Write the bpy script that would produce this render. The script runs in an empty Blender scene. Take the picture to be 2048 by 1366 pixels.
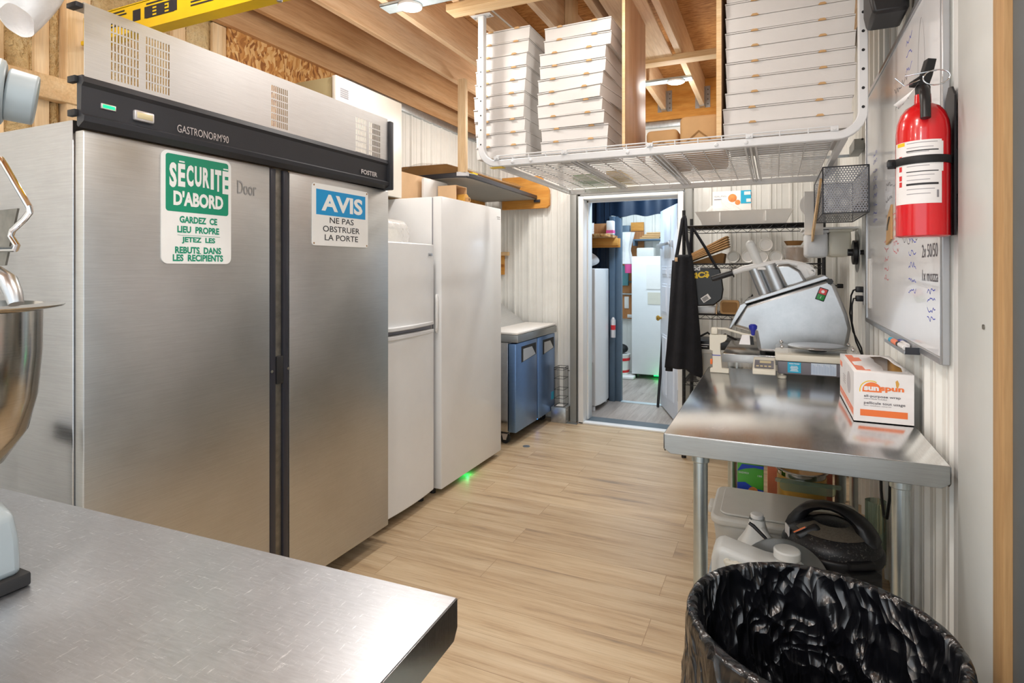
import bpy, bmesh, math, random
from mathutils import Matrix, Vector
S = bpy.context.scene
COL = S.collection
R = math.radians
random.seed(7)

# ---------------------------------------------------------------- camera, world, exposure
cd = bpy.data.cameras.new('camera'); cam = bpy.data.objects.new('camera', cd); COL.objects.link(cam)
cam.location = (0, 0, 1.4); cam.rotation_euler = (R(90), 0, R(24.392))
cd.sensor_width = 36; cd.lens = 1160 / 2048 * 36; cd.shift_y = -146 / 2048; cd.clip_start = .02
S.camera = cam
S.view_settings.view_transform = 'Standard'; S.view_settings.look = 'None'
S.view_settings.gamma = 1; S.view_settings.use_curve_mapping = False
S.view_settings.exposure = .3
W = bpy.data.worlds.new('daylight'); S.world = W; W.use_nodes = True
W.node_tree.nodes['Background'].inputs[0].default_value = (.9, .955, 1, 1)
W.node_tree.nodes['Background'].inputs[1].default_value = 1.6

def lamp(name, kind, loc, power, color=(1, 1, 1), size=.2, rot=(0, 0, 0), shape='DISK', sy=None, spread=None):
    l = bpy.data.lights.new(name, kind); l.energy = power; l.color = color
    if kind == 'AREA':
        l.shape = shape; l.size = size
        if sy: l.size_y = sy
        if spread: l.spread = R(spread)
    elif kind == 'POINT': l.shadow_soft_size = size
    o = bpy.data.objects.new(name, l); o.location = loc; o.rotation_euler = rot; COL.objects.link(o)
    return o
WARM = (1, .965, .925)
PUCKS = [(-1.684, 2.463), (-.641, 4.237), (-1.68, .75), (-.5, .75), (-.5, -.7), (-1.9, -.7), (-1.68, 4.237), (-.641, 2.35)]  # first two are the visible lamps; the rest are added, unseen, for more light
FILL_POWER = [3.5, 6, 9, 9, 9, 9, 9, .8]
for (px, py), glow in zip(PUCKS, FILL_POWER):
    lamp('ceiling_lamp_light', 'AREA', (px, py, 2.715), 8 if glow > 3 else 3.5, WARM, .13)
    lamp('joist_fill_light', 'POINT', (px, py, 2.5), glow, WARM, .06)  # added bare point below each lens, fill light for the joists
lamp('vestibule_light', 'AREA', (-1.15, 5.6, 2.3), 10, (.62, .8, 1), .3)
lamp('back_room_light', 'AREA', (-1.4, 6.75, 2.5), 22, (.72, .87, 1), .6)

# ---------------------------------------------------------------- helpers
def C(h):
    h = h.lstrip('#'); v = [int(h[i:i + 2], 16) / 255 for i in (0, 2, 4)]
    return tuple(x / 12.92 if x <= .04045 else ((x + .055) / 1.055) ** 2.4 for x in v) + (1,)

class Nodes:
    def __init__(s, name):
        s.m = bpy.data.materials.new(name); s.m.use_nodes = True; s.t = s.m.node_tree
        s.b = s.t.nodes['Principled BSDF']; s.out = s.t.nodes['Material Output']
    def n(s, typ, **k):
        x = s.t.nodes.new(typ)
        for a, v in k.items():
            if a.startswith('i_'):
                key = a[2:]; x.inputs[int(key) if key.isdigit() else key].default_value = v
            else: setattr(x, a, v)
        return x
    def l(s, a, b): s.t.links.new(a, b)
    def coord(s, scale=(1, 1, 1), rot=(0, 0, 0), what='Object'):
        c = s.n('ShaderNodeTexCoord'); mp = s.n('ShaderNodeMapping'); mp.inputs['Scale'].default_value = scale; mp.inputs['Rotation'].default_value = rot
        s.l(c.outputs[what], mp.inputs[0]); return mp.outputs[0]
    def noise(s, vec, scale, detail=4, rough=.6):
        x = s.n('ShaderNodeTexNoise'); s.l(vec, x.inputs['Vector']); x.inputs['Scale'].default_value = scale; x.inputs['Detail'].default_value = detail; x.inputs['Roughness'].default_value = rough
        return x.outputs['Fac']
    def ramp(s, fac, stops, interp='LINEAR'):
        x = s.n('ShaderNodeValToRGB'); x.color_ramp.interpolation = interp
        e = x.color_ramp.elements
        while len(e) < len(stops): e.new(.5)
        for el, (p, c) in zip(e, stops): el.position = p; el.color = c
        s.l(fac, x.inputs[0]); return x.outputs[0]
    def bump(s, h, strength, dist=.01):
        x = s.n('ShaderNodeBump'); x.inputs['Strength'].default_value = strength; x.inputs['Distance'].default_value = dist
        s.l(h, x.inputs['Height']); s.l(x.outputs[0], s.b.inputs['Normal'])
    def mul(s, a, b, fac=1.0, mode='MULTIPLY'):
        x = s.n('ShaderNodeMix', data_type='RGBA', blend_type=mode); x.inputs[0].default_value = fac
        s.l(a, x.inputs[6])
        if isinstance(b, tuple): x.inputs[7].default_value = b
        else: s.l(b, x.inputs[7])
        return x.outputs[2]
    def rng(s, v, lo, hi):
        x = s.n('ShaderNodeMapRange'); x.inputs['To Min'].default_value = lo; x.inputs['To Max'].default_value = hi
        s.l(v, x.inputs['Value']); return x.outputs[0]

M = {}
def plain(name, color, rough=.5, metal=0, var=.05, scale=9, bump=0, bscale=60, coat=0, trans=0, ior=1.45, emit=None, estr=0, alpha=1):
    g = Nodes(name); b = g.b; c = C(color)
    b.inputs['Roughness'].default_value = rough; b.inputs['Metallic'].default_value = metal
    v = g.coord()
    n = g.noise(v, scale, 3)
    lo = tuple(x * (1 - var) for x in c[:3]) + (1,); hi = tuple(min(1, x * (1 + var)) for x in c[:3]) + (1,)
    g.l(g.ramp(n, [(.3, lo), (.7, hi)]), b.inputs['Base Color'])
    if bump: g.bump(g.noise(v, bscale, 3), bump)
    if coat: b.inputs['Coat Weight'].default_value = coat
    if trans: b.inputs['Transmission Weight'].default_value = trans; b.inputs['IOR'].default_value = ior
    if emit: b.inputs['Emission Color'].default_value = C(emit); b.inputs['Emission Strength'].default_value = estr
    if alpha < 1: b.inputs['Alpha'].default_value = alpha
    M[name] = g.m; return g.m

def steel(name, color='#c8c8c6', rough=.3, brush=(2, 2, 120), rv=.12, smudge=.5, bumpk=.04, scratch=False):
    g = Nodes(name); b = g.b; b.inputs['Metallic'].default_value = 1; c = C(color)
    b1 = g.noise(g.coord(brush), 6, 5, .7); b2 = g.noise(g.coord((1, 1, 1)), 5, 5, .65)
    mix = g.n('ShaderNodeMath', operation='MULTIPLY'); g.l(b2, mix.inputs[0]); mix.inputs[1].default_value = 1
    lo = tuple(x * .84 for x in c[:3]) + (1,)
    g.l(g.mul(g.ramp(b1, [(.3, lo), (.7, c)]), g.ramp(b2, [(.3, (.86, .86, .86, 1)), (.7, (1, 1, 1, 1))]), smudge), b.inputs['Base Color'])
    if scratch:
        sn = g.noise(g.coord((3, 26, 3), (0, 0, R(24))), 9, 4, .75); s2 = g.noise(g.coord((24, 4, 3), (0, 0, R(-12))), 8, 4, .75)
        base = b.inputs['Base Color'].links[0].from_socket
        k = g.mul(g.ramp(sn, [(.62, (0, 0, 0, 1)), (.72, (.35, .35, .36, 1))]), g.ramp(s2, [(.6, (0, 0, 0, 1)), (.7, (.3, .3, .3, 1))]), 1, 'ADD')
        g.l(g.mul(base, k, 1, 'ADD'), b.inputs['Base Color'])
    add = g.n('ShaderNodeMath', operation='ADD'); g.l(g.rng(b1, rough - rv * .6, rough + rv * .4), add.inputs[0]); g.l(g.rng(b2, -rv * .5, rv * .5), add.inputs[1])
    g.l(add.outputs[0], b.inputs['Roughness'])
    g.bump(b1, bumpk, .002)
    M[name] = g.m; return g.m

def wood(name, c1, c2, c3, stretch=(9, .7, 9), scale=2.2, rough=.65, knots=True, ring=14):
    g = Nodes(name); b = g.b; b.inputs['Roughness'].default_value = rough
    v = g.coord(stretch); n1 = g.noise(v, scale, 6, .62)
    wv = g.n('ShaderNodeTexNoise'); g.l(g.coord(tuple(x * 4 for x in stretch)), wv.inputs['Vector']); wv.inputs['Scale'].default_value = scale * 1.7; wv.inputs['Detail'].default_value = 5
    col = g.ramp(n1, [(.3, C(c1)), (.52, C(c2)), (.72, C(c3))])
    col = g.mul(col, g.ramp(wv.outputs['Fac'], [(.35, (.84, .8, .76, 1)), (.6, (1, 1, 1, 1))]), .75)
    if knots:
        vo = g.n('ShaderNodeTexVoronoi'); g.l(g.coord(tuple(x * .33 for x in stretch)), vo.inputs['Vector']); vo.inputs['Scale'].default_value = 1.6
        col = g.mul(col, g.ramp(vo.outputs['Distance'], [(.0, (.32, .2, .12, 1)), (.055, (.55, .36, .2, 1)), (.1, (1, 1, 1, 1))]), .9)
    g.l(col, b.inputs['Base Color']); g.bump(wv.outputs['Fac'], .08, .003)
    M[name] = g.m; return g.m

# geometry builder: everything added is in world coordinates unless local=True at build
_text = {}
class MB:
    def __init__(s): s.b = bmesh.new(); s.T = Matrix()
    def v(s, p): return s.b.verts.new(s.T @ Vector(p))
    def f(s, vs):
        try: return s.b.faces.new(vs)
        except ValueError: return None
    def box(s, x0, x1, y0, y1, z0, z1, bev=0, seg=2):
        vs = [s.v(p) for p in ((x0, y0, z0), (x1, y0, z0), (x1, y1, z0), (x0, y1, z0), (x0, y0, z1), (x1, y0, z1), (x1, y1, z1), (x0, y1, z1))]
        fs = [s.f([vs[i] for i in q]) for q in ((0, 3, 2, 1), (4, 5, 6, 7), (0, 1, 5, 4), (1, 2, 6, 5), (2, 3, 7, 6), (3, 0, 4, 7))]
        if bev:
            es = list({e for f in fs for e in f.edges})
            bmesh.ops.bevel(s.b, geom=es, offset=bev, segments=seg, profile=.5, affect='EDGES')
        return s
    def ring(s, c, u, w, r, n, ph=0):
        return [s.v((c[i] + r * (math.cos(a) * u[i] + math.sin(a) * w[i]) for i in range(3))) for a in (ph + 2 * math.pi * k / n for k in range(n))]
    def cyl(s, p0, p1, r0, r1=None, n=20, cap=True):
        r1 = r0 if r1 is None else r1
        p0, p1 = Vector(p0), Vector(p1); d = (p1 - p0).normalized()
        u = d.orthogonal().normalized(); w = d.cross(u)
        a = s.ring(p0, u, w, r0, n); b = s.ring(p1, u, w, r1, n)
        for k in range(n): s.f([a[k], a[(k + 1) % n], b[(k + 1) % n], b[k]])
        if cap: s.f(a[::-1]); s.f(b)
        return s
    def tube(s, pts, r, n=8, closed=False):
        P = [Vector(p) for p in pts]; N = len(P); rings = []; u = None
        for i in range(N):
            if closed: d = P[(i + 1) % N] - P[i - 1]
            else: d = P[min(i + 1, N - 1)] - P[max(i - 1, 0)]
            d.normalize()
            if u is None: u = d.orthogonal().normalized()
            else:
                u = (u - d * u.dot(d))
                u = u.normalized() if u.length > 1e-6 else d.orthogonal().normalized()
            rr = r[i] if isinstance(r, (list, tuple)) else r
            rings.append(s.ring(P[i], u, d.cross(u), rr, n))
        for i in range(N if closed else N - 1):
            a, b = rings[i], rings[(i + 1) % N]
            for k in range(n): s.f([a[k], a[(k + 1) % n], b[(k + 1) % n], b[k]])
        if not closed: s.f(rings[0][::-1]); s.f(rings[-1])
        return s
    def lathe(s, prof, c=(0, 0, 0), n=32, axis='Z', a0=0, a1=360, sx=1, sy=1):
        full = abs(a1 - a0) >= 360; cnt = n if full else n + 1; rings = []
        for r, z in prof:
            rg = []
            for k in range(cnt):
                a = R(a0) + R(a1 - a0) * k / n; x, y = r * math.cos(a) * sx, r * math.sin(a) * sy
                p = (x, y, z) if axis == 'Z' else (z, x, y) if axis == 'X' else (x, z, y)
                rg.append(s.v((c[0] + p[0], c[1] + p[1], c[2] + p[2])))
            rings.append(rg)
        for a, b in zip(rings, rings[1:]):
            for k in range(n if full else n):
                s.f([a[k], a[(k + 1) % cnt], b[(k + 1) % cnt], b[k]])
        if full:
            if prof[0][0] > 1e-6: s.f(rings[0][::-1])
            if prof[-1][0] > 1e-6: s.f(rings[-1])
        return s
    def prism(s, poly, a0, a1, axis='Y'):
        def P(u, v, a): return (a, u, v) if axis == 'X' else (u, a, v) if axis == 'Y' else (u, v, a)
        A = [s.v(P(u, v, a0)) for u, v in poly]; B = [s.v(P(u, v, a1)) for u, v in poly]; n = len(poly)
        for k in range(n): s.f([A[k], A[(k + 1) % n], B[(k + 1) % n], B[k]])
        s.f(A[::-1]); s.f(B); return s
    def quad(s, *ps): s.f([s.v(p) for p in ps]); return s
    def sphere(s, c, r, sc=(1, 1, 1), u=16, w=10):
        m = Matrix.Translation(c) @ Matrix.Diagonal((r * sc[0], r * sc[1], r * sc[2], 1))
        bmesh.ops.create_uvsphere(s.b, u_segments=u, v_segments=w, radius=1, matrix=s.T @ m); return s
    def grid(s, fn, nu, nv, closed=False):
        vs = [[s.v(fn(i / nu, j / nv)) for j in range(nv + 1)] for i in range(nu if closed else nu + 1)]
        for i in range(nu):
            a = vs[i]; b = vs[(i + 1) % len(vs)]
            for j in range(nv): s.f([a[j], b[j], b[j + 1], a[j + 1]])
        return s
    def text(s, t, o, r, u, w=None, h=None, bold=0.0, lift=.0006, center=False):
        key = (t, bold)
        if key not in _text:
            c = bpy.data.curves.new('t', 'FONT'); c.body = t; c.offset = bold; c.resolution_u = 3
            ob = bpy.data.objects.new('t', c); COL.objects.link(ob)
            dg = bpy.context.evaluated_depsgraph_get(); me = bpy.data.meshes.new_from_object(ob.evaluated_get(dg))
            _text[key] = ([tuple(v.co) for v in me.vertices], [tuple(p.vertices) for p in me.polygons])
            bpy.data.objects.remove(ob); bpy.data.curves.remove(c); bpy.data.meshes.remove(me)
        vs, fs = _text[key]
        if not vs: return s
        x0 = min(v[0] for v in vs); x1 = max(v[0] for v in vs); y0 = min(v[1] for v in vs); y1 = max(v[1] for v in vs)
        kx = w / (x1 - x0) if w else None; ky = h / (y1 - y0) if h else None
        kx = kx or ky; ky = ky or kx
        r, u, o = Vector(r).normalized(), Vector(u).normalized(), Vector(o); nn = r.cross(u)
        if center: o = o - r * (kx * (x1 - x0) / 2)
        V = [s.v(o + r * ((v[0] - x0) * kx) + u * ((v[1] - y0) * ky) + nn * lift) for v in vs]
        for f in fs: s.f([V[i] for i in f])
        return s
    def build(s, name, m, parent=None, local=False, bev=0, seg=2, ang=35, solid=0, sub=0, label=None, smooth=True):
        b = s.b
        bmesh.ops.remove_doubles(b, verts=b.verts, dist=1e-6) if solid or sub else None
        bmesh.ops.recalc_face_normals(b, faces=b.faces)
        if parent is not None and not local: bmesh.ops.transform(b, matrix=wm(parent).inverted(), verts=b.verts)
        me = bpy.data.meshes.new(name); b.to_mesh(me); b.free()
        if smooth:
            me.polygons.foreach_set('use_smooth', [True] * len(me.polygons))
            me.set_sharp_from_angle(angle=R(ang))
        o = bpy.data.objects.new(name, me); me.materials.append(M[m] if isinstance(m, str) else m)
        COL.objects.link(o); o.parent = parent
        if solid: md = o.modifiers.new('solidify', 'SOLIDIFY'); md.thickness = solid; md.offset = 0
        if sub: md = o.modifiers.new('subsurf', 'SUBSURF'); md.levels = sub; md.render_levels = sub
        if bev:
            md = o.modifiers.new('bevel', 'BEVEL'); md.width = bev; md.segments = seg; md.limit_method = 'ANGLE'; md.angle_limit = R(40); md.harden_normals = False
        if label: o['label'] = label
        return o

def wm(o):
    m = o.matrix_basis.copy()
    while o.parent: o = o.parent; m = o.matrix_basis @ m
    return m
def tag(o, label, cat, group=None, kind=None):
    o['label'] = label; o['category'] = cat
    if group: o['group'] = group
    if kind: o['kind'] = kind
    return o
def thing(name, label, cat, loc=(0, 0, 0), rz=0, group=None, rot=None):
    o = bpy.data.objects.new(name, None); o.empty_display_size = .05; COL.objects.link(o)
    o.location = loc; o.rotation_euler = rot or (0, 0, rz)
    return tag(o, label, cat, group)
def struct(o): o['kind'] = 'structure'; return o
def dup(root, loc, rz, label, group=None):
    r = root.copy(); COL.objects.link(r); r.location = loc; r.rotation_euler = (0, 0, rz); r['label'] = label
    if group: r['group'] = group
    for ch in list(root.children):
        c = ch.copy(); COL.objects.link(c); c.parent = r
        for g in ch.children:
            d = g.copy(); COL.objects.link(d); d.parent = c
    return r
def hexsheet(mb, P, U, V, nu, nv, pitch, hole):
    """perforated sheet: honeycomb cells each with a hexagonal hole, from P along U and V"""
    P, U, V = Vector(P), Vector(U).normalized(), Vector(V).normalized(); ro = pitch / math.sqrt(3)
    for j in range(nv):
        for i in range(nu):
            c = P + U * ((i + .5 + (.5 if j % 2 else 0)) * pitch) + V * ((j + .6) * pitch * math.sqrt(3) / 2)
            A = [mb.v(c + (U * math.cos(a) + V * math.sin(a)) * ro) for a in (R(30 + 60 * k) for k in range(6))]
            B = [mb.v(c + (U * math.cos(a) + V * math.sin(a)) * hole) for a in (R(30 + 60 * k) for k in range(6))]
            for k in range(6): mb.f([A[k], A[(k + 1) % 6], B[(k + 1) % 6], B[k]])
def slotted(mb, x, y0, y1, z0, z1, slots):
    """sheet in the plane x with rectangular slots cut out"""
    ys = sorted({y0, y1} | {q for s in slots for q in s[:2]}); zs = sorted({z0, z1} | {q for s in slots for q in s[2:]})
    vv = {}
    def g(i, j):
        if (i, j) not in vv: vv[i, j] = mb.v((x, ys[i], zs[j]))
        return vv[i, j]
    for i in range(len(ys) - 1):
        cy = (ys[i] + ys[i + 1]) / 2; here = [s for s in slots if s[0] < cy < s[1]]
        for j in range(len(zs) - 1):
            cz = (zs[j] + zs[j + 1]) / 2
            if any(s[2] < cz < s[3] for s in here): continue
            mb.f([g(i, j), g(i + 1, j), g(i + 1, j + 1), g(i, j + 1)])
ORD = ['topmost', 'second from the top', 'third from the top', 'fourth from the top', 'fifth from the top', 'sixth from the top', 'seventh from the top', 'eighth from the top', 'ninth from the top', 'tenth from the top', 'eleventh from the top']

# ---------------------------------------------------------------- materials
plain('white_metal_wall', '#e9e9e4', .42, var=.03)
plain('white_paint', '#e8e9e8', .4, var=.02)
plain('enamel', '#e9eaea', .28, var=.015, coat=.3)
plain('cream_enamel', '#efebe0', .35, var=.015)
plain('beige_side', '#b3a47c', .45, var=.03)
plain('fridge_plastic', '#dfe1e3', .35)
plain('rack_white', '#dadbdc', .35, var=.02)
plain('jamb_grey', '#cdd0ce', .45, var=.02)
plain('grey_trim', '#8b8c88', .45, var=.04)
plain('galv', '#b9bfc2', .35, metal=.85, var=.12, scale=30)
plain('galv_light', '#c5d3d8', .45, metal=.4, var=.1, scale=14)
plain('cardboard_white', '#d8d4d0', .75, var=.02, bump=.05, bscale=90)
plain('kraft', '#c59d6c', .8, var=.06)
plain('kraft_dark', '#8f6a3e', .85, var=.08)
plain('cardboard', '#dfbb92', .8, var=.04)
plain('black_plastic', '#17171a', .4, var=.1)
plain('black_matte', '#121316', .6, var=.15)
plain('fascia_black', '#2b2c31', .5, var=.06, bump=.1, bscale=400)
plain('rubber', '#1c1c1d', .7)
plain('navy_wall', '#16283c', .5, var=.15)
plain('steel_blue', '#56697a', .45, metal=.2, var=.06)
plain('dark_edge', '#59646b', .5, var=.06)
plain('laminate_dark', '#2a2b33', .35)
plain('laminate_grey', '#9a968e', .6, var=.04)
plain('sign_white', '#f1f1ee', .35, var=.02, coat=.2)
plain('sign_green', '#0d8f6d', .35, var=.03, coat=.2)
plain('sign_blue', '#0a95d4', .35, var=.03, coat=.2)
plain('ink', '#26262b', .6)
plain('faint_ink', '#9c9b9a', .6)
plain('pale_metal', '#d8d4d4', .3, metal=.6)
plain('red_paint', '#d3101c', .22, var=.04, coat=.6)
plain('label_white', '#eceaea', .4)
plain('ink_grey', '#8e8c92', .6)
plain('ink_red', '#d9505a', .6)
plain('ink_blue', '#4a56c8', .6)
plain('yellow', '#f0c917', .45, var=.05)
plain('orange', '#ee7a3c', .55, var=.04)
plain('orange_faded', '#ee8b6c', .6, var=.06)
plain('ladder_yellow', '#e3bb0f', .4, var=.06)
plain('whiteboard', '#f6f8fc', .16, var=.01, coat=.3)
plain('aluminium', '#b9bcc0', .35, metal=.8)
plain('hdpe', '#eef0ee', .4, var=.02, trans=.25)
plain('pp_grey', '#c9c8c2', .45, var=.03)
plain('pp_grey_dark', '#b5b4ae', .45, var=.03)
plain('beige_plastic', '#d9d5c6', .4, var=.02)
plain('knob_blue', '#1b2a9c', .3)
plain('scale_grey', '#6b6a72', .45, var=.03)
plain('box_green', '#4aa32c', .45, var=.05)
plain('box_blue', '#2546b8', .4, var=.05)
plain('box_white', '#f0eeea', .5, var=.02)
plain('amber', '#d6a24a', .35, var=.1)
plain('pyrex', '#c4d8c2', .1, trans=.8)
plain('clear', '#f4f6f6', .1, alpha=.16)
plain('film', '#f6f5f2', .15, bump=.6, bscale=35, alpha=.3)
plain('film_white', '#eef0f4', .3, var=.04, bump=.5, bscale=30, trans=.2)
plain('shopping_bag', '#f1efee', .35, var=.04, bump=.6, bscale=22, trans=.2)
plain('tissue', '#efefec', .7, var=.04, bump=.4, bscale=40)
plain('cotton_black', '#191a20', .9, var=.25, bump=.3, bscale=60)
plain('bag_black', '#0c0c0e', .35, var=.2)
plain('brass', '#cfa24a', .25, metal=1)
plain('door_blue', '#e3e8f0', .4, var=.02)
plain('teal_box', '#5d9aa3', .45)
plain('pink', '#d6508f', .5)
plain('food_orange', '#e08a4a', .6, var=.25, scale=40)
plain('teal_print', '#23a9cf', .5, var=.05)
plain('lamp_glow', '#ffffff', .5, emit='#fff3e2', estr=28)
plain('led_green', '#10c060', .4, emit='#10ff70', estr=2)
plain('led_blue', '#2060ff', .4, emit='#2a8cff', estr=8)
plain('lcd', '#c9bc94', .3)
plain('switch_red', '#d64b4b', .4); plain('switch_green', '#1e8a3c', .4)
plain('ink_grey2', '#5a565e', .6); plain('ink_pale', '#b9b5b8', .6); plain('ink_pale_blue', '#8fa6c4', .6); plain('pale_print', '#c3cfdd', .5)
steel('steel_gloss', '#ebebeb', .2, (60, 4, 4), .1, .5, bumpk=.006)
plain('taupe', '#5f584e', .55, var=.2, scale=140)
plain('mixer_grey', '#8f989b', .35, var=.05)
plain('tape_silver', '#d5d8de', .3, var=.05)
plain('dirt_steel', '#7d7a72', .45, metal=.8, var=.25, scale=25)
steel('steel_door', '#cfd0cf', .39, (1.5, 1.5, 90), .1, .6)
steel('steel_side', '#bdbec0', .2, (1.5, 1.5, 60), .1, .6)
steel('steel_panel', '#e6e7e8', .44, (1.5, 1.5, 90), .08, .4)
steel('steel_top', '#d3d6db', .36, (5, 40, 5), .12, .5, bumpk=.012, scratch=True)
steel('steel_top_side', '#c2c2c2', .17, (4, 60, 4), .1, .7)
steel('steel_edge', '#a8abab', .33, (2, 2, 60), .1, .5)
steel('steel_cast', '#bcbfc1', .34, (3, 3, 3), .12, .5)
steel('steel_blue_film', '#7ea0cf', .34, (1.5, 1.5, 60), .08, .4)
steel('steel_bowl', '#cfcac2', .14, (2, 2, 60), .1, .6)
steel('chrome', '#d8d8d8', .12, (1, 1, 1), .05, .2)
plain('leg_steel', '#bcc5c6', .3, metal=.9, var=.05, scale=20)
wood('pine_joist', '#dab38a', '#e6c6a0', '#efd6b6', (9, .55, 9))
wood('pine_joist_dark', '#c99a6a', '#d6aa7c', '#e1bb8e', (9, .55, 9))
wood('pine_cross', '#dcb380', '#e5c494', '#edd2a8', (.6, 9, 9))
wood('pine_stud', '#dcb786', '#e8cba0', '#efd9b5', (9, 9, .6))
wood('plywood_panel', '#c69a76', '#d2a985', '#dab594', (9, 9, .5), rough=.5, knots=False)
wood('ply_orange', '#c9822c', '#d89a45', '#e2ae62', (.9, 9, 7), knots=True)
wood('ply_back', '#a86d3c', '#b97f4c', '#c58d5a', (8, 8, .6), knots=False)
wood('trim_wood', '#b08a5c', '#ba9566', '#c4a072', (12, 12, .6), knots=False)

def floor_mat(name, c1, c2, c3, grain, along_x=True):
    g = Nodes(name); b = g.b; b.inputs['Roughness'].default_value = .38
    rot = (0, 0, 0) if along_x else (0, 0, R(90))
    br = g.n('ShaderNodeTexBrick'); g.l(g.coord(rot=rot), br.inputs['Vector'])
    br.inputs['Scale'].default_value = 1; br.inputs['Brick Width'].default_value = 1.22; br.inputs['Row Height'].default_value = .18
    br.inputs['Mortar Size'].default_value = .0012; br.offset = .37
    br.inputs['Color1'].default_value = (.35, .35, .35, 1); br.inputs['Color2'].default_value = (.65, .65, .65, 1); br.inputs['Mortar'].default_value = (.5, .5, .5, 1)
    # grain offset per plank
    cx = g.n('ShaderNodeVectorMath', operation='MULTIPLY_ADD'); g.l(br.outputs['Color'], cx.inputs[0]); cx.inputs[1].default_value = (23, 17, 0)
    mp = g.coord((1.1, 13, 1) if along_x else (13, 1.1, 1)); g.l(mp, cx.inputs[2])
    n1 = g.noise(cx.outputs[0], 1.1, 7, .66)
    mp2 = g.n('ShaderNodeVectorMath', operation='MULTIPLY'); g.l(cx.outputs[0], mp2.inputs[0]); mp2.inputs[1].default_value = (1.5, 3.5, 1) if along_x else (3.5, 1.5, 1)
    n2 = g.noise(mp2.outputs[0], 2.2, 6, .7)
    col = g.ramp(n1, [(.28, C(grain)), (.42, C(c1)), (.55, C(c2)), (.75, C(c3))])
    col = g.mul(col, g.ramp(n2, [(.32, (.7, .66, .62, 1)), (.5, (1, 1, 1, 1))]), .6)
    col = g.mul(col, g.ramp(br.outputs['Color'], [(.35, (.93, .93, .94, 1)), (.65, (1.0, 1.0, 1.0, 1))]), 1)
    col = g.mul(col, g.ramp(br.outputs['Fac'], [(0, (1, 1, 1, 1)), (1, (.62, .56, .5, 1))]), 1)
    g.l(col, b.inputs['Base Color']); g.bump(n2, .06, .002); M[name] = g.m
floor_mat('floor_oak', '#bba07d', '#cab391', '#d5c1a2', '#897a68')
floor_mat('floor_grey', '#9b8f86', '#ada39a', '#bdb3a9', '#77706b', False)

g = Nodes('osb'); g.b.inputs['Roughness'].default_value = .75
vo = g.n('ShaderNodeTexVoronoi'); nz = g.n('ShaderNodeTexNoise'); co = g.coord((1, 1, 1)); g.l(co, nz.inputs['Vector']); nz.inputs['Scale'].default_value = 6
ad = g.n('ShaderNodeVectorMath', operation='MULTIPLY_ADD'); g.l(nz.outputs['Color'], ad.inputs[0]); ad.inputs[1].default_value = (.16, .16, .16); g.l(co, ad.inputs[2])
ms = g.n('ShaderNodeVectorMath', operation='MULTIPLY'); g.l(ad.outputs[0], ms.inputs[0]); ms.inputs[1].default_value = (75, 75, 26); g.l(ms.outputs[0], vo.inputs['Vector']); vo.inputs['Scale'].default_value = 1
sp = g.n('ShaderNodeSeparateColor'); g.l(vo.outputs['Color'], sp.inputs[0])
g.l(g.ramp(sp.outputs[0], [(.05, C('#8a5526')), (.3, C('#b87d3f')), (.6, C('#d19c59')), (.95, C('#e2ba80'))]), g.b.inputs['Base Color'])
g.bump(sp.outputs[1], .25, .004); M['osb'] = g.m
g = Nodes('osb_ceiling'); g.b.inputs['Roughness'].default_value = .8
n1 = g.noise(g.coord((5, 26, 5)), 3, 6, .7); g.l(g.ramp(n1, [(.3, C('#6b4420')), (.45, C('#a97238')), (.6, C('#c48f52')), (.75, C('#d9b27a'))]), g.b.inputs['Base Color']); M['osb_ceiling'] = g.m
g = Nodes('spray_foam'); g.b.inputs['Roughness'].default_value = .7
v = g.coord(); n1 = g.noise(v, 7, 5, .6); n2 = g.noise(v, 45, 4, .6)
g.l(g.mul(g.ramp(n1, [(.3, C('#d2b17c')), (.55, C('#ecd09a')), (.75, C('#f7e6bd'))]), g.ramp(n2, [(.35, (.8, .74, .66, 1)), (.55, (1, 1, 1, 1))]), .6), g.b.inputs['Base Color'])
g.bump(n2, 1, .035); M['spray_foam'] = g.m
g = Nodes('liner'); b = g.b; b.inputs['Base Color'].default_value = C('#0d0e13'); b.inputs['Roughness'].default_value = .2; b.inputs['Specular IOR Level'].default_value = .9
v = g.coord(); g.l(g.rng(g.noise(v, 12, 3), .16, .34), b.inputs['Roughness'])
nz = g.n('ShaderNodeTexNoise'); g.l(v, nz.inputs['Vector']); nz.inputs['Scale'].default_value = 5
ad = g.n('ShaderNodeVectorMath', operation='MULTIPLY_ADD'); g.l(nz.outputs['Color'], ad.inputs[0]); ad.inputs[1].default_value = (.12, .12, .12); g.l(g.coord((1, 1, .5)), ad.inputs[2])
vo = g.n('ShaderNodeTexVoronoi'); g.l(ad.outputs[0], vo.inputs['Vector']); vo.inputs['Scale'].default_value = 15
v2 = g.n('ShaderNodeTexVoronoi'); g.l(ad.outputs[0], v2.inputs['Vector']); v2.inputs['Scale'].default_value = 38
sm = g.n('ShaderNodeMath', operation='MULTIPLY_ADD'); g.l(v2.outputs['Distance'], sm.inputs[0]); sm.inputs[1].default_value = .45; g.l(vo.outputs['Distance'], sm.inputs[2])
g.bump(sm.outputs[0], 1, .032); M['liner'] = g.m
g = Nodes('lid_speckle'); b = g.b; b.inputs['Roughness'].default_value = .4
g.l(g.ramp(g.noise(g.coord(), 160, 2), [(.45, C('#17171a')), (.62, C('#25252a')), (.72, C('#6a6760'))]), b.inputs['Base Color']); M['lid_speckle'] = g.m
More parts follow.
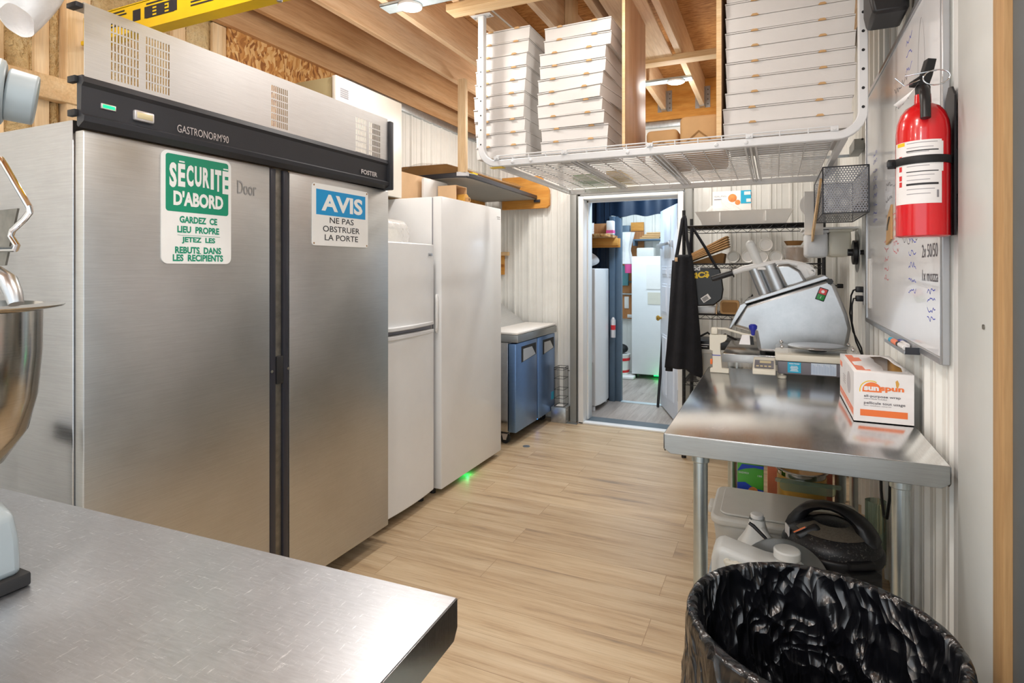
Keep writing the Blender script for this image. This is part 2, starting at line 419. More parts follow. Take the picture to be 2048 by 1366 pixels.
# ---------------------------------------------------------------- the room
def corr(mb, axis, fixed, a0, a1, z0, z1, out, per=.152, dep=.014, skin=.02):
    """ribbed steel cladding: a folded sheet with a back face"""
    prof = [(0, 0), (.03, 0), (.038, 1), (.052, 1), (.06, 0), (.085, 0), (.088, .25), (.094, .25), (.097, 0), (.121, 0), (.124, .25), (.13, .25), (.133, 0)]
    pts = []; k = 0
    while a0 + k * per < a1:
        for u, d in prof:
            a = a0 + k * per + u * per / .152
            if a < a1: pts.append((a, d))
        k += 1
    pts.append((a1, pts[-1][1]))
    lo = []; hi = []
    for a, d in pts:
        q = fixed + out * d * dep
        p = (q, a) if axis == 'Y' else (a, q)
        lo.append(mb.v((p[0], p[1], z0))); hi.append(mb.v((p[0], p[1], z1)))
    for i in range(len(pts) - 1): mb.f([lo[i], lo[i + 1], hi[i + 1], hi[i]])
    q = fixed - out * skin
    if axis == 'Y': mb.box(min(q, fixed - out * .004), max(q, fixed - out * .004), a0, a1, z0, z1)
    else: mb.box(a0, a1, min(q, fixed - out * .004), max(q, fixed - out * .004), z0, z1)

struct(MB().box(-3, 1.2, -2, 5.09, -.05, 0).build('floor', 'floor_oak', smooth=False))
struct(MB().box(-2.6, -.3, 5.09, 8, -.05, 0).build('floor', 'floor_grey', smooth=False))
struct(MB().box(-2.75, .62, -1.6, 5.2, 2.987, 3.01).build('ceiling', 'osb_ceiling', smooth=False))
m = MB(); corr(m, 'Y', -2.65, 3.08, 5.14, 0, 2.62, 1); struct(m.build('wall_left', 'white_metal_wall', ang=20))
m = MB(); corr(m, 'Y', -2.65, -1.6, 1.1, 0, 2.68, 1); struct(m.build('wall_left', 'white_metal_wall', ang=20))
m = MB(); m.box(-2.85, -2.68, 1.1, 3.08, 0, 2.985); struct(m.build('wall_left', 'spray_foam', smooth=False))
m = MB(); corr(m, 'Y', .465, 1.975, 5.14, 0, 2.985, -1); struct(m.build('wall_right', 'white_metal_wall', ang=20))
m = MB(); corr(m, 'X', 5.14, -2.65, -1.66, 0, 2.62, -1); corr(m, 'X', 5.14, -.69, .465, 0, 2.62, -1); m.box(-1.66, -.69, 5.13, 5.16, 2.1, 2.62)
struct(m.build('wall_back', 'white_metal_wall', ang=20))
# trims along the wall heads
struct(MB().box(-2.665, -2.62, 3.08, 5.14, 2.62, 2.68, .004).build('trim_1', 'galv'))
struct(MB().box(-2.62, .465, 5.1, 5.15, 2.62, 2.675, .004).build('trim_2', 'galv'))
# end of the right wall: painted jamb, wooden edge, dark door edge
m = MB(); m.box(.452, .6, 1.885, 1.976, 0, 2.985, .004); struct(m.build('trim_3', 'white_paint'))
struct(MB().box(.44, .6, 1.6, 1.884, 0, 2.985, .004).build('trim_11', 'jamb_grey'))
struct(MB().box(.436, .6, 1.532, 1.599, 0, 2.985, .003).build('trim_4', 'trim_wood'))
struct(MB().box(.45, .6, .9, 1.53, 0, 2.985, .003).build('trim_5', 'dark_edge'))
sc = MB().cyl((.4395, 1.67, 1.265), (.437, 1.67, 1.265), .006, n=14).build('screw_hole', 'dirt_steel'); tag(sc, 'small dark screw head on the white jamb at the right', 'screw')

# joists
JX = [-2.465, -2.11, -1.805, -1.47, -1.135, -.86, -.55, -.22, .1, .4]
JL = ['pine ceiling joist nearest the left wall', 'second ceiling joist out from the left wall', 'third ceiling joist from the left wall, above the first round lamp', 'fourth ceiling joist from the left wall, with the white cable stapled on it',
      'fifth ceiling joist from the left wall, above the left stack of white boxes', 'sixth ceiling joist from the left wall, above the plywood divider', 'ceiling joist just right of the wide flat plank', 'ceiling joist above the right plywood divider', 'ceiling joist above the wide stack of white boxes', 'last ceiling joist, along the right wall']
for x, lb in zip(JX, JL):
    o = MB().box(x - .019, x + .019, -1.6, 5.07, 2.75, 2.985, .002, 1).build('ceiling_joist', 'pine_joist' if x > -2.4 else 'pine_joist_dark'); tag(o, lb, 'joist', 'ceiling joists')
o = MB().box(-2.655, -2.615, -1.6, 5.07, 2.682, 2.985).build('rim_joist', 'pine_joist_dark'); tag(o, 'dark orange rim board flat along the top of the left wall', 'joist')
o = MB().box(-2.6, .46, 5.072, 5.12, 2.677, 2.985).build('header_beam', 'ply_orange'); tag(o, 'orange wooden header beam across the far end of the ceiling', 'beam')
for x, lb in ((-.86, 'perforated steel joist hanger on the header, left of the far lamp'), (-.55, 'perforated steel joist hanger on the header, right of the far lamp'), (-.22, 'steel joist hanger on the header by the right plywood divider')):
    t = thing('joist_hanger', lb, 'bracket', (x, 5.07, 2.75), group='joist hangers on the header')
    m = MB(); m.box(x - .023, x - .0195, 5.0, 5.071, 2.742, 2.9); m.box(x + .0195, x + .023, 5.0, 5.071, 2.742, 2.9); m.box(x - .023, x + .023, 5.0, 5.071, 2.7425, 2.7475); m.box(x + .02, x + .06, 5.068, 5.0715, 2.742, 2.92); m.box(x - .06, x - .02, 5.068, 5.0715, 2.742, 2.92)
    m.build('strap', 'galv', t)
    n = MB()
    for k in range(4): n.cyl((x + .042, 5.069, 2.77 + .04 * k), (x + .042, 5.064, 2.77 + .04 * k), .006, n=8)
    n.build('nail_head', 'dirt_steel', t)
def plank(name, lb, mt, *a, cat='plank'): return tag(MB().box(*a, .002, 1).build(name, mt), lb, cat)
plank('cross_batten', 'pale pine batten under the joists carrying the rack bracket', 'pine_cross', -1.53, -.66, 2.555, 2.645, 2.711, 2.749, cat='batten')
plank('cross_batten', 'pine batten across the ceiling behind the plywood dividers', 'pine_cross', -.88, .2, 3.74, 3.83, 2.711, 2.749, cat='batten')
plank('ceiling_plank', 'wide flat pine plank under the joists between the dividers', 'pine_joist', -.8, -.585, 1.5, 3.738, 2.735, 2.7495)
plank('ceiling_block', 'short upright pine block above the middle stack of boxes', 'pine_stud', -1.115, -1.065, 3.2, 3.3, 2.66, 2.985, cat='block')

# left wall framing
def stud(y0, y1, lb, x1=-2.64, z0=0, z1=2.68): tag(MB().box(-2.679, x1, y0, y1, z0, z1, .002, 1).build('wall_stud', 'pine_stud'), lb, 'stud', 'studs in the spray foam')
stud(1.40, 1.49, 'pale pine stud in the foam wall beside the stainless refrigerator top', -2.62)
stud(1.305, 1.355, 'narrow pine stud second from the stainless refrigerator top', -2.655)
stud(1.13, 1.2, 'pine stud under the hanging white plastic bag', -2.645)
stud(1.88, 1.945, 'pine stud behind the perforated top panel of the refrigerator', -2.655)
stud(2.1, 2.18, 'pine stud against the left edge of the strand board', -2.655)
tag(MB().box(-2.66, -2.612, 1.11, 2.18, 2.072, 2.165, .003, 1).build('wall_girt', 'pine_cross'), 'horizontal pine girt nailed across the foam wall', 'girt')
tag(MB().box(-2.679, -2.645, 2.182, 3.078, 1.6, 2.682).build('strand_board', 'osb', smooth=False), 'brown strand board sheet on the left wall above the refrigerators', 'board')
# foam bulges between the studs
fo = MB()
for y0, y1 in ((1.2, 1.305), (1.355, 1.4), (1.49, 1.88), (1.945, 2.1)):
    fo.grid(lambda u, v, y0=y0, y1=y1: (-2.685 + .03 * math.sin(u * math.pi) ** .5 * (.7 + .3 * math.sin(v * 17 + y0 * 9)), y0 + (y1 - y0) * u, 1.3 + 1.38 * v), 8, 24)
struct(fo.build('wall_left', 'spray_foam'))

# lamps: housing, glowing lens, and the steel strip they hang from
def puck(x, y, lb):
    t = thing('ceiling_lamp', lb, 'lamp', (x, y, 2.735), group='round ceiling lamps')
    MB().lathe([(.049, 2.722), (.06, 2.722), (.062, 2.73), (.06, 2.7345), (.0, 2.7345)], (x, y, 0), 32).build('housing', 'white_paint', t)
    MB().cyl((x, y, 2.7195), (x, y, 2.7225), .049, n=32).build('lens', 'lamp_glow', t)
PL = ['round glowing ceiling lamp at the top centre, nearest the camera', 'round glowing ceiling lamp beyond the plywood divider', 'added round ceiling lamp, unseen, above the mixer table', 'added round ceiling lamp, unseen, above the camera', 'added round ceiling lamp, unseen behind the camera, right one', 'added round ceiling lamp, unseen behind the camera, left one', 'added round ceiling lamp hidden behind the left stacks of boxes on the rack', 'added round ceiling lamp just out of the picture in front of the rack']
for (x, y), lb in zip(PUCKS, PL): puck(x, y, lb)
def strip(x0, x1, y, lb):
    m = MB(); m.box(x0, x1, y - .045, y + .045, 2.7352, 2.7375); m.box(x0, x1, y - .045, y - .0427, 2.7352, 2.7495); m.box(x0, x1, y + .0427, y + .045, 2.7352, 2.7495)
    tag(m.build('lamp_strip', 'galv_light', smooth=False), lb, 'bracket', 'steel strips carrying the lamps')
strip(-1.84, -1.44, 2.463, 'pale galvanised strip holding the near ceiling lamp')
strip(-.9, -.53, 4.237, 'pale galvanised strip holding the lamp beyond the divider')
strip(-1.84, -1.44, .75, 'galvanised strip above the mixer table, out of the picture'); strip(-.57, -.2, .75, 'galvanised strip above the camera, out of the picture'); strip(-1.84, -1.44, 4.237, 'galvanised strip hidden behind the left stacks of boxes'); strip(-.87, -.5, 2.35, 'galvanised strip just out of the picture in front of the rack')  # these and the next strips carry the added, unseen lamps
strip(-.57, -.2, -.7, 'galvanised strip behind the camera on the right'); strip(-2.13, -1.78, -.7, 'galvanised strip behind the camera on the left')
t = thing('ceiling_cable', 'white cable stapled along the fourth joist beside the lamp', 'cable', (-1.45, 2.6, 2.85))
MB().tube([(-1.62, 2.47, 2.742), (-1.5, 2.52, 2.80), (-1.44, 2.62, 2.84), (-1.442, 2.75, 2.86), (-1.444, 2.85, 2.845), (-1.446, 3.0, 2.85), (-1.446, 3.4, 2.86), (-1.446, 4.2, 2.86)], .006, 8).build('sheath', 'white_paint', t)
MB().box(-1.45, -1.436, 2.855, 2.87, 2.835, 2.86, .002).build('staple', 'scale_grey', t)

# ---------------------------------------------------------------- doorway and rooms behind
m = MB(); m.box(-1.62, -1.573, 5.02, 5.3, 0, 2.05, .004); m.box(-.745, -.7, 5.02, 5.3, 0, 2.05, .004); m.box(-1.573, -.745, 5.02, 5.3, 2.022, 2.05, .004); m.box(-1.62, -.7, 5.02, 5.1, 0, .016, .003); m.box(-1.573, -1.562, 5.14, 5.18, .016, 2.022); m.box(-1.573, -.745, 5.14, 5.18, 2.005, 2.022)
struct(m.build('trim_6', 'white_paint'))
m = MB(); m.box(-1.705, -1.645, 5.04, 5.13, 0, 2.08, .003); m.box(-.69, -.63, 5.04, 5.13, 0, 2.08, .003); m.box(-1.645, -1.62, 5.08, 5.13, 0, 2.08); m.box(-.7, -.69, 5.08, 5.13, 0, 2.08); m.box(-1.705, -.63, 5.08, 5.13, 2.062, 2.115)
struct(m.build('trim_7', 'grey_trim'))
struct(MB().box(-1.573, -.745, 5.101, 5.3, .0005, .004).build('trim_8', 'dark_edge'))
# vestibule
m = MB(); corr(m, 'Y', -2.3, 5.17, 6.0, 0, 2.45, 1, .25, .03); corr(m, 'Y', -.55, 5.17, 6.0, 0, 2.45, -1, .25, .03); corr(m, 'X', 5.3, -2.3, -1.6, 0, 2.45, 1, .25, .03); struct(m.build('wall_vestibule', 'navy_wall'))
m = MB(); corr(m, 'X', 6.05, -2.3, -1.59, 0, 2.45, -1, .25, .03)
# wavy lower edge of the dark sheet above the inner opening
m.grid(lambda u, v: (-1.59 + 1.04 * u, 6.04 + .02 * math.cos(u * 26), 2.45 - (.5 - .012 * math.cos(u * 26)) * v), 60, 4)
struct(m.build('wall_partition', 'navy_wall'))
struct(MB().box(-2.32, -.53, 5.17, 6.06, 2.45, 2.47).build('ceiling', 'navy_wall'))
m = MB(); m.box(-1.595, -1.535, 6.0, 6.1, 0, 1.95, .004); m.box(-1.535, -1.475, 6.03, 6.1, 0, 1.95, .004); struct(m.build('trim_9', 'steel_blue'))
struct(MB().box(-1.475, -.56, 6.0, 6.08, 0, .006, .002).build('trim_10', 'galv_light'))
# back room
m = MB(); corr(m, 'X', 7.85, -2.3, -.4, 0, 2.6, -1, .25, .02); struct(m.build('wall_far', 'white_metal_wall'))
m = MB(); corr(m, 'Y', -2.3, 6.07, 7.85, 0, 2.6, 1, .25, .02); corr(m, 'Y', -.42, 6.07, 7.85, 0, 2.6, -1, .25, .02); struct(m.build('wall_far', 'white_metal_wall'))
struct(MB().box(-2.32, -.4, 6.07, 7.87, 2.6, 2.62).build('ceiling', 'white_paint'))
m = MB(); m.box(-2.3, -1.6, 6.08, 6.1, 0, 2.6); m.box(-1.6, -.42, 6.07, 6.09, 1.98, 2.6); struct(m.build('wall_partition', 'white_paint'))

# inner door, ajar
d = thing('door_1', 'white panelled inner door standing ajar', 'door', (-.775, 5.31, 0)); del d['label']; del d['category']; struct(d)
d.rotation_euler = (0, 0, math.atan2(.685, -.262))
def L(mb, name, mt, par=d, **k): return mb.build(name, mt, par, local=True, **k)
sl = L(MB().box(0, .76, -.02, .02, .02, 1.98, .002), 'slab', 'door_blue')
m = MB()
for z0, z1 in ((.15, .75), (.95, 1.25), (1.32, 1.42)):
    for x0, x1 in ((.1, .34), (.42, .66)):
        for s_ in (-1, 1):
            y = .02 * s_
            m.prism([(x0, z0), (x1, z0), (x1, z1), (x0, z1)], y, y + .004 * s_); m.prism([(x0 + .025, z0 + .025), (x1 - .025, z0 + .025), (x1 - .025, z1 - .025), (x0 + .025, z1 - .025)], y, y + .009 * s_)
L(m, 'raised_panel', 'door_blue', bev=.004)
k = L(MB().lathe([(.0, .0), (.03, .0), (.03, .006), (.012, .01), (.012, .035), (.026, .045), (.028, .06), (.018, .072), (0, .074)], (.70, 0, .9), 24, 'Y').lathe([(.0, -.0), (.03, -.02), (.03, -.026), (.012, -.03), (.012, -.05), (.026, -.06), (.028, -.075), (.018, -.087), (0, -.09)], (.70, 0, .9), 24, 'Y'), 'knob', 'brass')
for z in (.22, 1.1, 1.75): L(MB().box(-.003, .0005, -.016, .016, z, z + .1), 'hinge', 'galv')
L(MB().box(-.0035, .0005, -.009, .009, .5, .62), 'latch_plate', 'brass')
m = MB(); m.box(.15, .7, .045, .07, 1.62, 1.645, .004); m.box(.16, .2, .02, .05, 1.6, 1.66, .004); m.box(.64, .68, .02, .05, 1.6, 1.66, .004); L(m, 'closer_bar', 'aluminium')
L(MB().box(.25, .55, .0201, .023, 1.5, 1.9, .001), 'glass', 'fridge_plastic')

def P_(mb, name, mt, par, **k): return mb.build(name, mt, par, **k)
# upright freezer in the vestibule
t = thing('upright_freezer', 'white upright freezer behind the doorway, white bag on top', 'freezer', (-1.9, 5.75, 0))
MB().box(-2.2, -1.665, 5.5, 6.0, .04, 1.39, .01).build('cabinet', 'fridge_plastic', t)
m = MB(); m.prism([(-1.655, 5.5), (-1.6, 5.5), (-1.575, 5.6), (-1.565, 5.75), (-1.575, 5.9), (-1.6, 5.995), (-1.655, 5.995)], .05, 1.4, 'Z'); m.build('door', 'enamel', t, bev=.008)
for x, y in ((-1.63, 5.53), (-1.63, 5.96), (-2.15, 5.53), (-2.15, 5.96)): MB().cyl((x, y, 0), (x, y, .045), .02, n=12).build('foot', 'fridge_plastic', t)
o = MB().grid(lambda u, v: (-1.87 + .22 * math.cos(u * 6.283) * math.sin(v * 3.14) * (1 + .12 * math.sin(u * 31)), 5.72 + .19 * math.sin(u * 6.283) * math.sin(v * 3.14), 1.4 + .085 * (1 - math.cos(v * 3.1416)) * (1 + .1 * math.sin(u * 19 + v * 8)) + .001), 36, 16, True).build('plastic_bag', 'shopping_bag'); tag(o, 'crumpled white plastic bag lying on the far freezer', 'bag')
o = MB().grid(lambda u, v: (-1.74 + (.03 + .13 * v) * (u - .5) * 1.6, 5.47 - .012 * math.sin(u * 20) - .02 * math.sin(u * 3.14) , .95 - .48 * v), 16, 12).build('plastic_bag', 'shopping_bag', solid=.003); tag(o, 'white plastic bag hanging on the side of the far freezer', 'bag')
# vestibule shelf and what is on it
t = thing('wall_shelf', 'rough wooden shelf above the far freezer', 'shelf', (-1.9, 5.8, 1.7))
MB().box(-2.28, -1.5, 5.52, 5.98, 1.715, 1.74, .002).build('board', 'osb', t); MB().box(-2.28, -1.47, 5.94, 5.99, 1.62, 1.714, .002).build('cleat', 'ply_orange', t); MB().box(-2.28, -1.48, 5.9, 5.939, 1.64, 1.714, .002).build('batten', 'ply_orange', t)
for x, y, h, lb in ((-1.84, 5.66, .2, 'taller white cup stack on the vestibule shelf'), (-1.755, 5.68, .15, 'shorter white cup stack on the vestibule shelf'), (-1.725, 5.78, .13, 'small white cup stack at the back of the vestibule shelf')):
    m = MB(); pr = [(.0, 1.7405)]
    for q in range(8): pr += [(.027, 1.7405 + h * q / 8), (.031, 1.7405 + h * (q + .8) / 8)]
    m.lathe(pr + [(0, 1.7405 + h)], (x, y, 0), 20); tag(m.build('cup_stack', 'box_white', ang=60), lb, 'cups')
tag(MB().box(-2.0, -1.9, 5.65, 5.9, 1.7405, 1.98, .003).build('cardboard_box', 'kraft_dark'), 'brown carton at the left of the vestibule shelf', 'box')
tag(MB().box(-1.7, -1.545, 5.78, 5.95, 1.7405, 1.86, .003).build('cardboard_box', 'ply_back'), 'brown carton in the middle of the vestibule shelf', 'box')
t = thing('food_tin', 'white and pink tin at the right end of the vestibule shelf', 'tin', (-1.5, 5.8, 1.74)); MB().box(-1.545, -1.475, 5.7, 5.775, 1.7405, 1.88, .006).build('carton', 'box_white', t); MB().box(-1.546, -1.474, 5.699, 5.776, 1.755, 1.785).build('band', 'pink', t)
# back room contents
t = thing('refrigerator', 'tall white refrigerator with papers in the back room', 'refrigerator', (-1.4, 7.6, 0))
MB().box(-1.665, -1.1, 7.42, 7.8, .05, 1.555, .008).build('cabinet', 'enamel', t); MB().box(-1.665, -1.1, 7.36, 7.415, .06, 1.555, .01).build('door', 'enamel', t)
for x in (-1.62, -1.15):
    for y in (7.42, 7.75): MB().cyl((x - .012, y, .025), (x + .012, y, .025), .025, n=16).build('caster', 'rubber', t)
MB().box(-1.4, -1.2, 7.44, 7.5, .035, .048).build('led_strip', 'led_green', t, label='glowing green light strip')
lamp('green_led_light', 'POINT', (-1.27, 7.28, .03), .25, (.05, 1, .3), .02)
o = MB().box(-1.475, -1.22, 7.354, 7.3595, 1.14, 1.45).build('paper_sheet', 'box_white'); tag(o, 'large white paper sheet stuck on the back room refrigerator', 'paper')
o = MB().box(-1.46, -1.25, 7.3555, 7.3595, .95, 1.1).build('paper_notice', 'beige_plastic'); tag(o, 'faded notice below the sheet on the back room refrigerator', 'paper')
o = MB().box(-2.1, -1.6, 7.8, 7.825, .72, 1.9).build('plywood_board', 'ply_back'); tag(o, 'brown plywood board behind the electrical boxes', 'board')
for x0, x1, z0, z1, n_, mt, lb in ((-1.9, -1.79, 1.5, 1.66, 'switch_box', 'teal_box', 'upper blue electrical box on the plywood'), (-1.9, -1.8, 1.17, 1.44, 'breaker_panel', 'teal_box', 'blue breaker panel on the plywood'), (-1.745, -1.685, .98, 1.1, 'outlet_box', 'galv', 'grey outlet box on the plywood'), (-1.86, -1.8, .86, 1.02, 'hang_tag', 'box_white', 'white hanging tag on the plywood'), (-1.82, -1.7, .735, .78, 'outlet_plate', 'white_paint', 'white outlet plate low on the plywood'), (-1.93, -1.78, 1.7, 1.98, 'meter_box', 'steel_blue', 'blue grey meter box at the top of the plywood')):
    t = thing(n_, lb, 'electrical box' if 'tag' not in n_ else 'tag', ((x0 + x1) / 2, 7.79, z0)); MB().box(x0, x1, 7.75 if 'tag' not in n_ and 'plate' not in n_ else 7.79, 7.799, z0, z1, .004).build('case', mt, t)
    MB().box(x0 + .012, x1 - .012, (7.75 if 'tag' not in n_ and 'plate' not in n_ else 7.79) - .003, 7.7505 if 'tag' not in n_ and 'plate' not in n_ else 7.791, z0 + .015, z1 - .015, .002).build('cover', mt, t)
tag(MB().cyl((-1.9, 7.78, 1.055), (-1.745, 7.78, 1.055), .012, n=12).build('conduit_pipe', 'galv'), 'grey conduit running into the outlet box', 'pipe'); tag(MB().cyl((-1.8, 7.78, 1.22), (-1.69, 7.78, 1.22), .01, n=12).build('conduit_pipe', 'dark_edge'), 'dark conduit beside the blue breaker panel', 'pipe')
tag(MB().box(-1.77, -1.6, 7.79, 7.82, 1.905, 2.02).build('plywood_piece', 'ply_orange'), 'small square of orange plywood high on the far wall', 'board')
t = thing('wall_shelf', 'pale shelf above the back room refrigerator', 'shelf', (-1.5, 7.7, 1.76)); MB().box(-1.7, -1.2, 7.6, 7.83, 1.765, 1.785, .003).build('board', 'steel_blue', t); MB().box(-1.7, -1.68, 7.6, 7.83, 1.7, 1.7645).build('bracket', 'steel_blue', t)
for k in range(4):
    o = MB().box(-1.62 + .03 * k, -1.36 + .012 * k, 7.62, 7.8, 1.786 + .022 * k, 1.806 + .022 * k, .008).build('bread_board', 'kraft'); tag(o, f'tan flat pack on the back room shelf, {["lowest", "second lowest", "second highest", "highest"][k]} of its pile', 'pack', 'tan packs on the back room shelf')
o = MB().box(-1.62, -1.4, 7.45, 7.62, 1.5555, 1.665, .012).build('storage_bin', 'pp_grey'); tag(o, 'translucent bin on top of the back room refrigerator', 'bin')
o = MB().grid(lambda u, v: (-1.79 + (.045 + .09 * abs(v - .45)) * math.cos(u * 6.283) * (1 + .2 * math.sin(u * 25)), 7.63 + (.04 + .05 * abs(v - .45)) * math.sin(u * 6.283), 1.46 + .42 * v), 30, 12, True).build('plastic_bag', 'shopping_bag'); tag(o, 'knotted white bag hanging beside the back room refrigerator', 'bag')
o = MB().lathe([(0, 1.34), (.045, 1.34), (.05, 1.455), (.0, 1.455)], (-1.76, 7.6, 0), 20).build('pink_tub', 'pink'); tag(o, 'pink tub hanging under the white bag in the back room', 'tub')
t = thing('food_bucket', 'white bucket with red print on the back room floor', 'bucket', (-1.83, 7.4, 0)); MB().lathe([(0, .04), (.125, .04), (.14, .29), (.145, .3), (0, .3)], (-1.84, 7.42, 0), 32).build('pail', 'box_white', t)
m = MB(); m.lathe([(.1415, .22), (.1425, .255)], (-1.84, 7.42, 0), 32); m.lathe([(.1315, .07), (.1335, .1)], (-1.84, 7.42, 0), 32); m.lathe([(.1365, .13), (.14, .19)], (-1.84, 7.42, 0), 12, a0=235, a1=290); m.build('red_print', 'red_paint', t)
tag(MB().box(-1.98, -1.62, 7.25, 7.6, 0.001, .039, .01).build('floor_tray', 'box_white'), 'low white tray under the bucket in the back room', 'tray')
tag(MB().sphere((-1.83, 7.42, .365), .09, (1.2, 1, .72)).build('black_sack', 'black_matte'), 'dark bundle resting on the white bucket', 'bundle')
tag(MB().cyl((-1.075, 5.93, .005), (-1.02, 5.955, .86), .014, n=10).build('broom_pole', 'black_plastic'), 'black pole leaning at the edge of the inner door', 'pole')
t = thing('fire_extinguisher', 'small fire extinguisher hung on the partition post by the far freezer', 'extinguisher', (-1.55, 5.96, .7)); MB().lathe([(0, .68), (.025, .68), (.025, .86), (.01, .89), (0, .89)], (-1.54, 5.955, 0), 16).build('cylinder', 'pale_metal', t); MB().lathe([(.0255, .76), (.0255, .81)], (-1.54, 5.955, 0), 16).build('red_label', 'red_paint', t)
# ---------------------------------------------------------------- left row: two door stainless refrigerator
UZ = (0, 0, 1); UY = (0, 1, 0); UX = (1, 0, 0)
t = thing('commercial_refrigerator', 'two door stainless steel refrigerator with black fascia and two French signs', 'refrigerator', (-2.2, 1.72, 0))
MB().box(-2.6, -1.845, 1.0, 2.44, .1, 1.83, .004).build('cabinet', 'steel_side', t)

for x, y in ((-1.95, 1.1), (-1.95, 2.36), (-2.5, 1.1), (-2.5, 2.36)): MB().cyl((x, y, 0), (x, y, .1), .022, .03, 14).build('foot', 'black_plastic', t)
for y0, y1, n in ((1.003, 1.676, 0), (1.776, 2.44, 1)):
    dd = MB().box(-1.84, -1.8, y0, y1, .09, 1.797, .004).build('door', 'steel_door', t)
    g0, g1 = (1.678, 1.708) if n == 0 else (1.744, 1.774)
    MB().box(-1.838, -1.801, g0 + .001, g1 - .001, .09, 1.795, .003).build('gasket', 'laminate_dark', dd)
    ys = 1.684 if n == 0 else 1.767
    MB().cyl((-1.8, ys, .995), (-1.797, ys, .995), .006, n=12).build('lock', 'chrome', dd)
MB().box(-1.838, -1.81, 1.7085, 1.7435, .1, 1.8, .002).build('mullion', 'dirt_steel', t)
MB().box(-1.812, -1.798, 1.71, 1.742, .94, 1.05, .002).build('latch', 'rubber', t)
m = MB(); m.text("Door", (-1.7995, 1.525, 1.675), UY, UZ, .085, .05); P_(m, 'pencil_note', 'faint_ink', t)
# fascia: folded black profile
pr = [(-1.797, 1.806), (-1.79, 1.80), (-1.765, 1.815), (-1.762, 1.83), (-1.778, 1.838), (-1.775, 1.915), (-1.765, 1.925), (-1.772, 1.945), (-1.797, 1.945)]
MB().prism(pr, .985, 2.395).build('fascia', 'fascia_black', t, ang=20)
MB().box(-1.87, -1.755, 2.3955, 2.425, 1.795, 2.14, .006).build('end_cap', 'fascia_black', t)
for z in (1.84, 1.935): MB().box(-1.825, -1.79, .975, .9895, z - .009, z + .009, .001).build('end_bracket', 'black_matte', t)
sl = []
def slots(y0, y1, z0, z1, ny, nz, fy=.62, fz=.84):
    py = (y1 - y0) / ny; pz = (z1 - z0) / nz
    for i in range(ny):
        for j in range(nz): sl.append((y0 + py * (i + .5 - fy / 2), y0 + py * (i + .5 + fy / 2), z0 + pz * (j + .5 - fz / 2), z0 + pz * (j + .5 + fz / 2)))
slots(1.06, 1.146, 1.952, 2.121, 9, 6); slots(1.164, 1.245, 1.953, 2.12, 9, 6); slots(1.655, 1.74, 1.949, 2.112, 9, 6); slots(2.15, 2.228, 1.938, 2.107, 9, 6); slots(2.246, 2.335, 1.938, 2.105, 10, 6)
m = MB(); slotted(m, -1.772, .99, 2.394, 1.9455, 2.147, sl); m.box(-1.84, -1.7725, .99, 2.394, 2.145, 2.149)
m.build('grille_panel', 'steel_panel', t, solid=.002, smooth=False)
MB().box(-1.82, -1.775, .97, .9895, 2.134, 2.147, .001).build('corner_tab', 'fascia_black', t)
p = MB().box(-1.7785, -1.772, 1.036, 1.078, 1.863, 1.879, .002).build('pilot_light', 'pale_metal', t); MB().box(-1.773, -1.7708, 1.040, 1.074, 1.8665, 1.8755, .001).build('glow', 'led_green', p)
p = MB().box(-1.779, -1.765, 1.128, 1.19, 1.851, 1.883, .005).build('thermometer', 'pale_metal', t); MB().box(-1.7655, -1.7635, 1.135, 1.183, 1.858, 1.876, .001).build('dial', 'lcd', p)
m = MB(); m.text("GASTRONORM'90", (-1.7755, 1.27, 1.845), UY, UZ, .195, .026, lift=.003); P_(m, 'maker_plate', 'pale_metal', t)
m = MB(); m.text("FOSTER", (-1.7745, 2.19, 1.846), UY, UZ, .12, .022, bold=.03, lift=.004); P_(m, 'name_badge', 'pale_metal', t)

def rrect(y0, y1, z0, z1, r, n=6):
    pts = []
    for cy, cz, a in ((y1 - r, z1 - r, 0), (y0 + r, z1 - r, 90), (y0 + r, z0 + r, 180), (y1 - r, z0 + r, 270)):
        for k in range(n + 1): q = R(a + 90 * k / n); pts.append((cy + r * math.cos(q), cz + r * math.sin(q)))
    return pts
t = thing('safety_sign', 'green and white sign reading SÉCURITÉ D\'ABORD on the left refrigerator door', 'sign', (-1.797, 1.363, 1.6))
MB().prism(rrect(1.232, 1.494, 1.416, 1.786, .022), -1.7995, -1.7955, 'X').build('plate', 'sign_white', t)
MB().prism(rrect(1.246, 1.482, 1.588, 1.776, .01), -1.7954, -1.7949, 'X').build('green_field', 'sign_green', t)
m = MB(); x = -1.7948
# big arched word: letters of falling height
yy = 1.258
for i, ch in enumerate('SÉCURITÉ'):
    w = .0125 if ch == 'I' else .0255; a = abs(i - 3.5) / 3.5
    base = 1.679 - .013 * a ** 1.7
    top = 1.748
    if ch == 'É': m.box(x, x + .0005, yy + .004, yy + w - .002, 1.7525, 1.757)
    m.text(ch.replace('É', 'E'), (x, yy, base), UY, UZ, w, top - base, bold=.045); yy += w + .0048
m.text("D'ABORD", (x, 1.272, 1.608), UY, UZ, .188, .05, bold=.045); P_(m, 'white_letters', 'sign_white', t)
m = MB(); x = -1.7953
for s_, z, w in (("GARDEZ  CE", 1.552, .142), ("LIEU  PROPRE", 1.519, .158), ("JETEZ  LES", 1.483, .126), ("REBUTS  DANS", 1.45, .174), ("LES  RÉCIPIENTS", 1.424, .19)):
    m.text(s_.replace('É', 'E'), (x, 1.365, z), UY, UZ, w, .023, bold=.04, center=True)
    if 'É' in s_: m.box(x, x + .0004, 1.363, 1.373, z + .0255, z + .028)
m.box(x, x + .0004, 1.287, 1.448, 1.5105, 1.5115); P_(m, 'green_letters', 'sign_green', t)
t = thing('notice_sign', 'blue and white AVIS sign on the right refrigerator door', 'sign', (-1.797, 2.085, 1.63))
